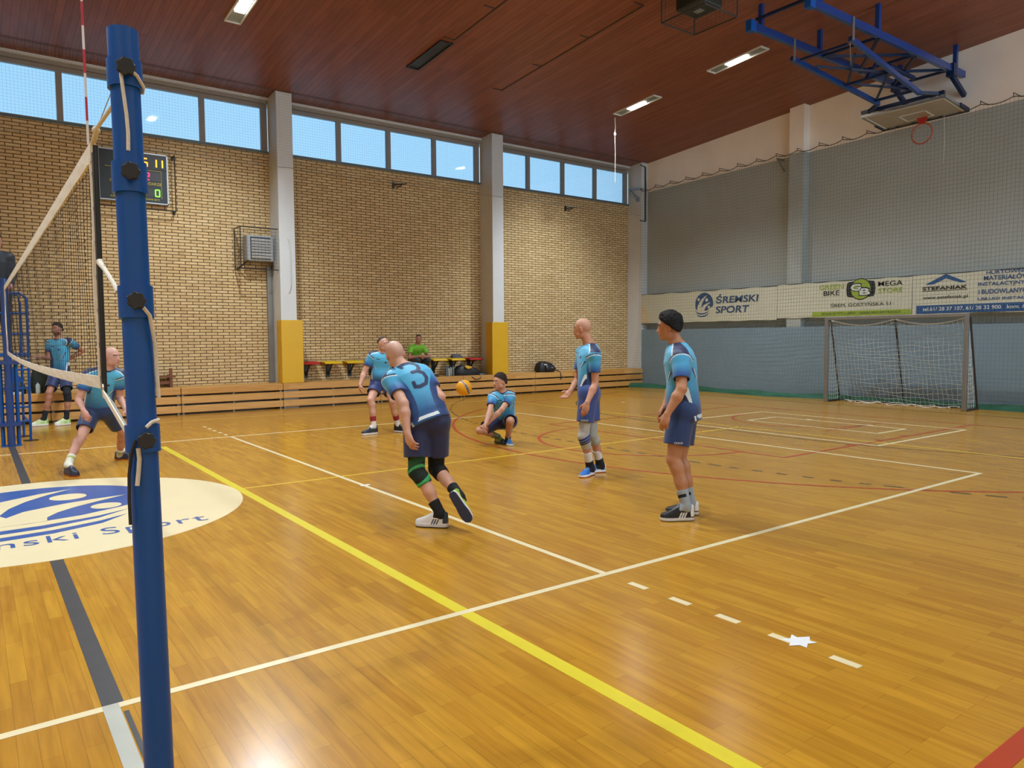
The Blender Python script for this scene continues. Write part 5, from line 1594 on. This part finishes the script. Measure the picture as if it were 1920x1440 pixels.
        # shoe
        up_ = np.array(o.get('soleup'+s_, (0, 0, 1.0)), float)
        fd = perp(to-an, nz(up_)); ltv = np.cross(nz(up_), fd)
        if o.get('planted'+s_, True):
            og = np.array([an[0], an[1], .0])-fd*.065
            og[2] = .002
            hgt = max(.112, min(.155, an[2]+.025))
        else:
            og = an-nz(up_)*.085-fd*.065; hgt = .115
        if 'floorz' in o: og[2] = o['floorz']; hgt = max(.09, an[2]-o['floorz']+.015)
        SLn = .295*sc
        xs = [0, .02, .07, .14, .20, .25, .28, .295]; wsx = [.020, .034, .038, .040, .048, .046, .034, .012]; hx = [.86, 1.0, 1.0, .86, .64, .50, .44, .34]
        F = Field(og-.36, og+.36, .0045)
        def fn(x, y, z):
            q0, q1, q2 = x-og[0], y-og[1], z-og[2]
            X = q0*fd[0]+q1*fd[1]+q2*fd[2]; Y = q0*ltv[0]+q1*ltv[1]+q2*ltv[2]; Z = q0*up_[0]+q1*up_[1]+q2*up_[2]
            X = X/sc
            w = np.interp(X, xs, wsx); hh = np.interp(X, xs, [q_*hgt for q_ in hx])
            w = w*np.where(Z < .032, 1.09, 1.0)
            r = ((np.abs(Y)/w)**2.6+(np.maximum(Z, 0)/hh)**2.6)**(1/2.6)
            d = (r-1)*np.minimum(w, hh)*.8
            return np.maximum(np.maximum(d, -Z), np.maximum(-X, X-.295))
        F.func(fn, og-.36, og+.36, 0.001)
        # ankle opening
        F.cone(og+fd*.065+up_*hgt*.86, og+fd*.062+up_*(hgt+.1), .040, .044, .01, 's')
        cs = o['shoe'+s_] if 'shoe'+s_ in o else o['shoe']     # upper, sole, accent
        cu_, cso, cac = L3(cs[0]), L3(cs[1]), L3(cs[2]); ctoe = L3(cs[3]) if len(cs) > 3 else cu_; cbot = L3(cs[4]) if len(cs) > 4 else cso
        def shc(V):
            R = V-og; X, Y, Z = R@fd, R@ltv, R@up_
            C = np.tile(cu_, (len(V), 1))
            C[(X > .21)] = ctoe
            for k_ in range(3): C[(np.abs(X-.105-.022*k_+Z*.45) < .006) & (Z < .075)] = cac
            C[(X < .035) & (Z > .04)] = cac
            lace = (np.abs(Y) < .02) & (Z > .05) & (X > .10) & (X < .19) & ((X*70) % 1 < .4); C[lace] = np.minimum(1, cu_*.5+.3)
            C[Z < .030] = cso
            C[Z < .008] = cbot
            return C
        field_obj('shoe', F, M_shoe, root, shc)
    return root, body, jer, sho, T

from mathutils.bvhtree import BVHTree
def decal(body, surf, p, nrm, up, w, h, col, **k):
    """lettering printed on a garment: laid on its surface"""
    up, nrm = Vector(up), Vector(nrm).normalized(); up = (up-nrm*up.dot(nrm)).normalized(); xd = up.cross(nrm)
    t_ = text(body, col, surf, (0,0,0), (1,0,0), (0,1,0), width=w, height=h, depth=0, **k)
    me = surf.data
    bv = BVHTree.FromPolygons([v.co for v in me.vertices], [list(q_.vertices) for q_ in me.polygons])
    for v in t_.data.vertices:
        q_ = Vector(p)+xd*(v.co.x-w/2)+up*(v.co.y-h/2)+nrm*.25
        hit = bv.ray_cast(q_, -nrm)
        v.co = (hit[0] if hit[0] is not None else q_-nrm*.25)+nrm*.003
    return t_
JOINTS = {"F": {"pelvis": [4.732, 0.838, 0.954], "hipL": [4.65, 0.799, 0.948], "hipR": [4.79, 0.893, 0.932], "kneeL": [4.55, 0.806, 0.52], "ankleL": [4.555, 0.661, 0.127], "kneeR": [4.711, 0.877, 0.503], "ankleR": [4.755, 0.774, 0.107], "toeL": [4.4, 0.768, 0.03], "toeR": [4.612, 0.924, 0.041], "chest": [4.719, 0.875, 1.306], "neck": [4.702, 0.906, 1.547], "head": [4.651, 0.956, 1.702], "shL": [4.584, 0.76, 1.422], "shR": [4.823, 1.035, 1.461], "elbowL": [4.482, 0.664, 1.163], "wristL": [4.363, 0.719, 0.945], "handL": [4.309, 0.736, 0.804], "elbowR": [4.797, 1.035, 1.164], "wristR": [4.64, 0.997, 0.968], "handR": [4.589, 1.028, 0.89]},
 "E": {"pelvis": [5.347, 2.79, 0.988], "hipL": [5.279, 2.726, 0.963], "hipR": [5.421, 2.844, 0.95], "kneeL": [5.194, 2.713, 0.469], "ankleL": [5.347, 2.762, 0.086], "kneeR": [5.392, 2.784, 0.464], "ankleR": [5.562, 2.818, 0.086], "toeL": [5.178, 2.705, -0.012], "toeR": [5.402, 2.868, 0.007], "chest": [5.353, 2.807, 1.268], "neck": [5.385, 2.805, 1.535], "head": [5.317, 2.869, 1.716], "shL": [5.289, 2.629, 1.402], "shR": [5.407, 2.979, 1.426], "elbowL": [5.28, 2.61, 1.08], "wristL": [5.125, 2.575, 0.877], "handL": [5.077, 2.575, 0.747], "elbowR": [5.351, 3.002, 1.091], "wristR": [5.146, 2.882, 0.992], "handR": [5.036, 2.905, 0.891]},
 "A": {"pelvis": [2.716, 1.988, 0.925], "hipL": [2.644, 2.039, 0.893], "hipR": [2.797, 1.963, 0.889], "kneeL": [2.601, 1.974, 0.468], "ankleL": [2.721, 1.781, 0.119], "kneeR": [2.819, 2.011, 0.466], "ankleR": [2.818, 1.635, 0.288], "toeL": [2.624, 1.907, 0.021], "toeR": [2.895, 1.566, 0.126], "chest": [2.693, 2.11, 1.151], "neck": [2.654, 2.267, 1.359], "head": [2.617, 2.365, 1.472], "shL": [2.498, 2.223, 1.239], "shR": [2.794, 2.182, 1.276], "elbowL": [2.494, 1.987, 1.059], "wristL": [2.476, 1.895, 0.819], "handL": [2.491, 1.85, 0.706], "elbowR": [2.834, 1.948, 1.098], "wristR": [2.903, 2.095, 0.898], "handR": [2.898, 2.155, 0.816]},
 "B": {"pelvis": [5.275, 8.006, 0.901], "hipR": [5.205, 8.03, 0.866], "hipL": [5.357, 7.967, 0.863], "kneeR": [4.967, 7.818, 0.577], "ankleR": [4.986, 7.752, 0.146], "kneeL": [5.305, 7.677, 0.55], "ankleL": [5.422, 7.74, 0.151], "toeR": [4.814, 7.746, 0.034], "toeL": [5.473, 7.628, 0.001], "chest": [5.267, 7.959, 1.18], "neck": [5.255, 7.908, 1.375], "head": [5.246, 7.864, 1.521], "shR": [5.105, 8.014, 1.312], "shL": [5.409, 7.814, 1.309], "elbowR": [4.973, 8.062, 1.039], "wristR": [4.849, 7.973, 0.828], "handR": [4.842, 7.943, 0.703], "elbowL": [5.516, 7.831, 1.029], "wristL": [5.35, 7.897, 0.783], "handL": [5.241, 7.946, 0.702]},
 "D": {"pelvis": [6.113, 5.538, 0.349], "hipR": [6.046, 5.586, 0.333], "hipL": [6.19, 5.504, 0.33], "kneeR": [5.638, 5.523, 0.232], "ankleR": [6.025, 5.601, 0.102], "kneeL": [5.947, 5.159, 0.386], "ankleL": [6.071, 5.4, 0.07], "toeR": [6.019, 5.523, 0.012], "toeL": [6.012, 5.265, 0.009], "chest": [6.041, 5.463, 0.63], "neck": [5.978, 5.4, 0.815], "head": [5.917, 5.382, 0.963], "shR": [5.846, 5.465, 0.729], "shL": [6.078, 5.32, 0.734], "elbowR": [5.686, 5.321, 0.525], "wristR": [5.525, 5.187, 0.375], "handR": [5.466, 5.185, 0.263], "elbowL": [5.855, 5.246, 0.552], "wristL": [5.672, 5.345, 0.358], "handL": [5.581, 5.367, 0.259]},
 "G": {"pelvis": [0.854, 7.149, 0.758], "hipR": [0.778, 7.177, 0.713], "hipL": [0.932, 7.112, 0.708], "kneeR": [0.615, 6.918, 0.41], "ankleR": [0.443, 6.657, 0.129], "kneeL": [1.139, 7.301, 0.381], "ankleL": [1.126, 7.55, 0.044], "toeR": [0.503, 6.457, 0.048], "toeL": [1.244, 7.456, -0.037], "chest": [0.887, 6.997, 1.045], "neck": [0.938, 6.876, 1.264], "head": [0.976, 6.81, 1.405], "shR": [0.723, 6.966, 1.174], "shL": [1.07, 6.859, 1.166], "elbowR": [0.607, 6.957, 0.873], "wristR": [0.635, 6.726, 0.756], "handR": [0.664, 6.66, 0.661], "elbowL": [1.065, 6.972, 0.888], "wristL": [1.095, 6.762, 0.737], "handL": [1.13, 6.694, 0.666]},
 "H": {"pelvis": [0.938, 13.142, 0.956], "hipR": [0.862, 13.197, 0.936], "hipL": [1.013, 13.086, 0.934], "kneeR": [0.723, 12.911, 0.615], "ankleR": [0.625, 12.875, 0.144], "kneeL": [1.008, 12.785, 0.598], "ankleL": [0.979, 12.748, 0.15], "toeR": [0.477, 12.855, 0.075], "toeL": [0.867, 12.699, 0.061], "chest": [0.945, 13.144, 1.35], "neck": [0.938, 13.146, 1.64], "head": [0.918, 13.127, 1.836], "shR": [0.793, 13.247, 1.569], "shL": [1.103, 13.02, 1.587], "elbowL": [1.333, 13.136, 1.406], "wristL": [1.103, 13.155, 1.253], "handL": [1.001, 13.128, 1.225], "elbowR": [0.757, 13.151, 1.271], "wristR": [0.606, 12.927, 1.309], "handR": [0.513, 12.934, 1.32]},
 "C": {"pelvis": [9.06, 13.68, 1.05], "hipL": [9.15, 13.66, 1.03], "hipR": [8.97, 13.66, 1.03], "kneeL": [9.22, 13.26, 1.04], "kneeR": [8.9, 13.26, 1.04], "ankleL": [9.2, 13.44, 0.7], "ankleR": [8.93, 13.44, 0.7], "toeL": [9.22, 13.28, 0.62], "toeR": [8.9, 13.28, 0.62], "chest": [9.05, 13.6, 1.26], "neck": [9.05, 13.5, 1.46], "head": [9.05, 13.45, 1.6], "shL": [9.24, 13.53, 1.36], "shR": [8.86, 13.53, 1.36], "elbowL": [9.35, 13.4, 1.12], "elbowR": [8.75, 13.4, 1.12], "wristL": [9.13, 13.28, 1.13], "wristR": [8.97, 13.26, 1.15], "handL": [9.0, 13.24, 1.14], "handR": [9.1, 13.22, 1.16]},
 "I": {"pelvis": [-0.07, 10.95, 2.36], "hipL": [0.02, 10.95, 2.34], "hipR": [-0.16, 10.95, 2.34], "kneeL": [0.04, 10.93, 1.93], "kneeR": [-0.18, 10.93, 1.93], "ankleL": [0.04, 10.98, 1.51], "ankleR": [-0.18, 10.98, 1.51], "toeL": [0.06, 10.82, 1.45], "toeR": [-0.2, 10.82, 1.45], "chest": [-0.07, 10.93, 2.74], "neck": [-0.06, 10.91, 3.05], "head": [-0.05, 10.88, 3.22], "shL": [0.12, 10.92, 2.96], "shR": [-0.24, 10.92, 2.96], "elbowL": [0.16, 10.93, 2.68], "elbowR": [-0.32, 10.95, 2.68], "wristL": [0.13, 10.73, 2.52], "wristR": [-0.28, 10.73, 2.52], "handL": [0.11, 10.62, 2.44], "handR": [-0.26, 10.62, 2.44]}}

LEFT_ = np.array([-.804, .594, 0]); AWAY = np.array([.594, .804, 0])      # directions seen from the camera's aisle
TEAM = 'players in light blue jerseys'
WHT = ('dfe0e0', .30)
# the runner in the foreground
rt_, bd_, je_, sh_, T_ = make_person(JOINTS['A'], 'running person seen from behind with a dark number 3 on the blue jersey', 'c69882',
    dict(h=.005, girth=1.06, face=AWAY*.93+LEFT_*.30+np.array([0,0,-.12]), stubble=.35, scalp='c9aea4', number=True, group=TEAM, shorts=.72, shorts_col='1b2550', hem=-.13, hand=1.05,
    sock=('16181c', .30), shoe=('d9dadb', 'c9cbd0', '23384a', 'd9dadb', '2c3040'), shoeR=('c2c832', 'd4d8d8', '7fae3a', 'd8dadc', '2f3c60'), plantedR=False,
    soleupR=nz(np.array([-.804*-.35, .594*-.35, .15])+AWAY*.95), curlL=.7, curlR=.6,
    padL=('15231c', .34, .32, [(-.02, .004, .3, '3f9a5a'), (.075, .10, -.45, '3fae6a'), (.105, .115, -.45, '3fae6a'), (-.11, -.04, 0, '1e4a2c')]), padR=('121315', .36, .30)))
decal('G DOOW S', je_, T_.p+T_.z*T_.L*.965-T_.l1*-.02-T_.f1*.10, -T_.f1+T_.z*.35, T_.z, .27, .035, M_navy, bold=.02)
# the player with the striped knee brace
rt_, bd_, je_, sh_, T_ = make_person(JOINTS['E'], 'bald person in a blue jersey standing with a blue striped knee brace', 'b98469',
    dict(h=.0055, girth=.97, face=LEFT_*.86+AWAY*.45, stubble=.3, scalp='c7a594', group=TEAM, shorts=.66, shorts_col='2b4586',
    sock=('d6d8d8', .52, '15171a', 9, ), shoe=('1e66b8', 'dfe2e6', 'dfe4ea', '2a6cc0', 'c0392b'), curlL=.45, curlR=.5,
    palmR=np.array([0, 0, 1.0])*.6+LEFT_*.2-AWAY*.7, thumbR=LEFT_*.6+np.array([0,0,.6]),
    padL=('a9aaa4', .34, .36, [(-.005, .022, .25, '23409a'), (.030, .060, .25, '23409a'), (.066, .082, .25, '1c2440')]), padR=('9ea39e', .30, .30)))
decal('COLO', sh_, JOINTS['E']['hipL'] + (np.array(JOINTS['E']['kneeL'])-np.array(JOINTS['E']['hipL']))*.60, -AWAY+LEFT_*.2, (0,0,1), .085, .02, M_wprint, bold=.02)
# ankle supports
for s_ in 'LR':
    an, kn, to = (np.array(JOINTS['E'][k_+s_]) for k_ in ('ankle', 'knee', 'toe'))
    F = Field(an-.14, an+.18, .005)
    d_ = nz(kn-an); F.cone(an-d_*.03, an+d_*.11, .049, .050, .01); F.cone(an, an+(to-an)*.3, .047, .042, .02); F.cut(an+d_*.10, d_)
    field_obj('ankle_brace', F, M_knit, rt_, lambda V: np.tile(L3('1a1d22'), (len(V), 1)))
# the dark haired player on the right
rt_, bd_, je_, sh_, T_ = make_person(JOINTS['F'], 'black haired person in a blue jersey, rightmost player, in black and white shoes', 'b3805f',
    dict(h=.005, sleeve=.70, girth=1.10, face=LEFT_*.93+AWAY*.38+np.array([0,0,-.05]), hair=(.024, .012, '0d0d0f'), quiff=True, brow='1b1714', group=TEAM, shorts=.70, shorts_col='17366c', hem=-.17, belly=.02,
    sock=('98a6b2', .34, '98a6b2', 9, '20242c'), shoe=('17181b', 'd0d2d4', 'e2e4e6', '1a1b1e', '8a8c90'), curlL=.75, curlR=.9))
decal('COLO', sh_, np.array(JOINTS['F']['hipL'])+(np.array(JOINTS['F']['kneeL'])-np.array(JOINTS['F']['hipL']))*.62, -AWAY+LEFT_*.1, (0,0,1), .075, .018, M_wprint, bold=.02)
# the crouching player
make_person(JOINTS['D'], 'person in a blue jersey squatting with both arms stretched down to dig the ball', 'b98a74',
    dict(h=.006, girth=.98, face=LEFT_*.80-AWAY*.62+np.array([0,0,-.06]), hair=(.013, .018, '2a201c'), group=TEAM, shorts=.72, shorts_col='1a2350', hs=1.02,
    sock=('7c8060', .30), shoeL=('1c5f9a', 'c8cdd0', '2c78b4'), shoeR=('6a7a30', '2a2c2e', '9db84a', '1d1e20'), curlL=.9, curlR=.9, sockL=('1b2430', .16),
    palmR=-LEFT_, palmL=LEFT_, thumbR=-AWAY*.3+np.array([0,0,.9]), thumbL=-AWAY*.3+np.array([0,0,.9])))
# the player behind the runner
make_person(JOINTS['B'], 'person in a blue jersey with red and white socks, half hidden by the running player', 'c2937e',
    dict(h=.007, girth=1.08, face=-LEFT_*.80-AWAY*.58, stubble=.25, hair=(.006, .062, '3a3430'), group=TEAM, shorts=.62, shorts_col='1f2f66', belly=.05,
    sock=('d8d9d9', .36, '8c2430', .17), shoe=('1d2024', 'd8dadc', '2b2e33'), curlL=.6, curlR=.5))
# the lunging player left of the post
make_person(JOINTS['G'], 'bald person in a blue jersey lunging behind the net, partly covered by the front post', 'c09080',
    dict(h=.0065, girth=.98, face=-LEFT_*.94-AWAY*.30, stubble=.3, scalp='cdb0a4', group=TEAM, shorts=.70, shorts_col='1f3560',
    sock=('d4d6c8', .30, 'd4d6c8', 9, 'b9c46a'), shoe=('2b3040', '2a2d38', '4a5068', '2b3040', 'd0453a'), curlL=.6, curlR=.7))
# the player standing by the bench behind the net
make_person(JOINTS['H'], 'bearded person in a blue jersey standing by the bench behind the net', 'a87660',
    dict(h=.008, girth=1.0, face=-AWAY*.97+LEFT_*.1, hair=(.014, .02, '2a2624'), beard=.8, group=TEAM, shorts=.74, shorts_col='20305e',
    sock=('1c2026', .30), shoe=('c4dba6', 'dcdfe0', '8fc35a', 'd8e2d0'), curlL=.8, curlR=.5, padL=('1c2026', .30, .34)))
# the seated spectator and the referee
make_person(JOINTS['C'], 'person in a bright green t-shirt sitting on a wall seat with folded hands', 'a87662',
    dict(h=.008, girth=.98, kit='green', face=-AWAY*.9-LEFT_*.1, hair=(.008, .03, '3c332d'), hem=-.10, shorts=.8, shorts_col='1b2730', trousers=True,
    sock=('1b1c20', .2), shoe=('1a1b1e', '2a2b2e', '303236'), floorz=.588, curlL=.8, curlR=.8, hs=.95))
make_person(JOINTS['I'], 'person in a dark jacket standing on the blue referee stand at the left edge', 'b5867a',
    dict(h=.009, girth=1.05, kit='jacket', face=-AWAY*.75-LEFT_*.6, hair=(.012, .02, '3a3330'), sleeve=.97, shorts_col='1a222c', sock=None, shoe=('17181a', '202224', '2a2c2e'), floorz=1.412, curlL=.9, curlR=.9))
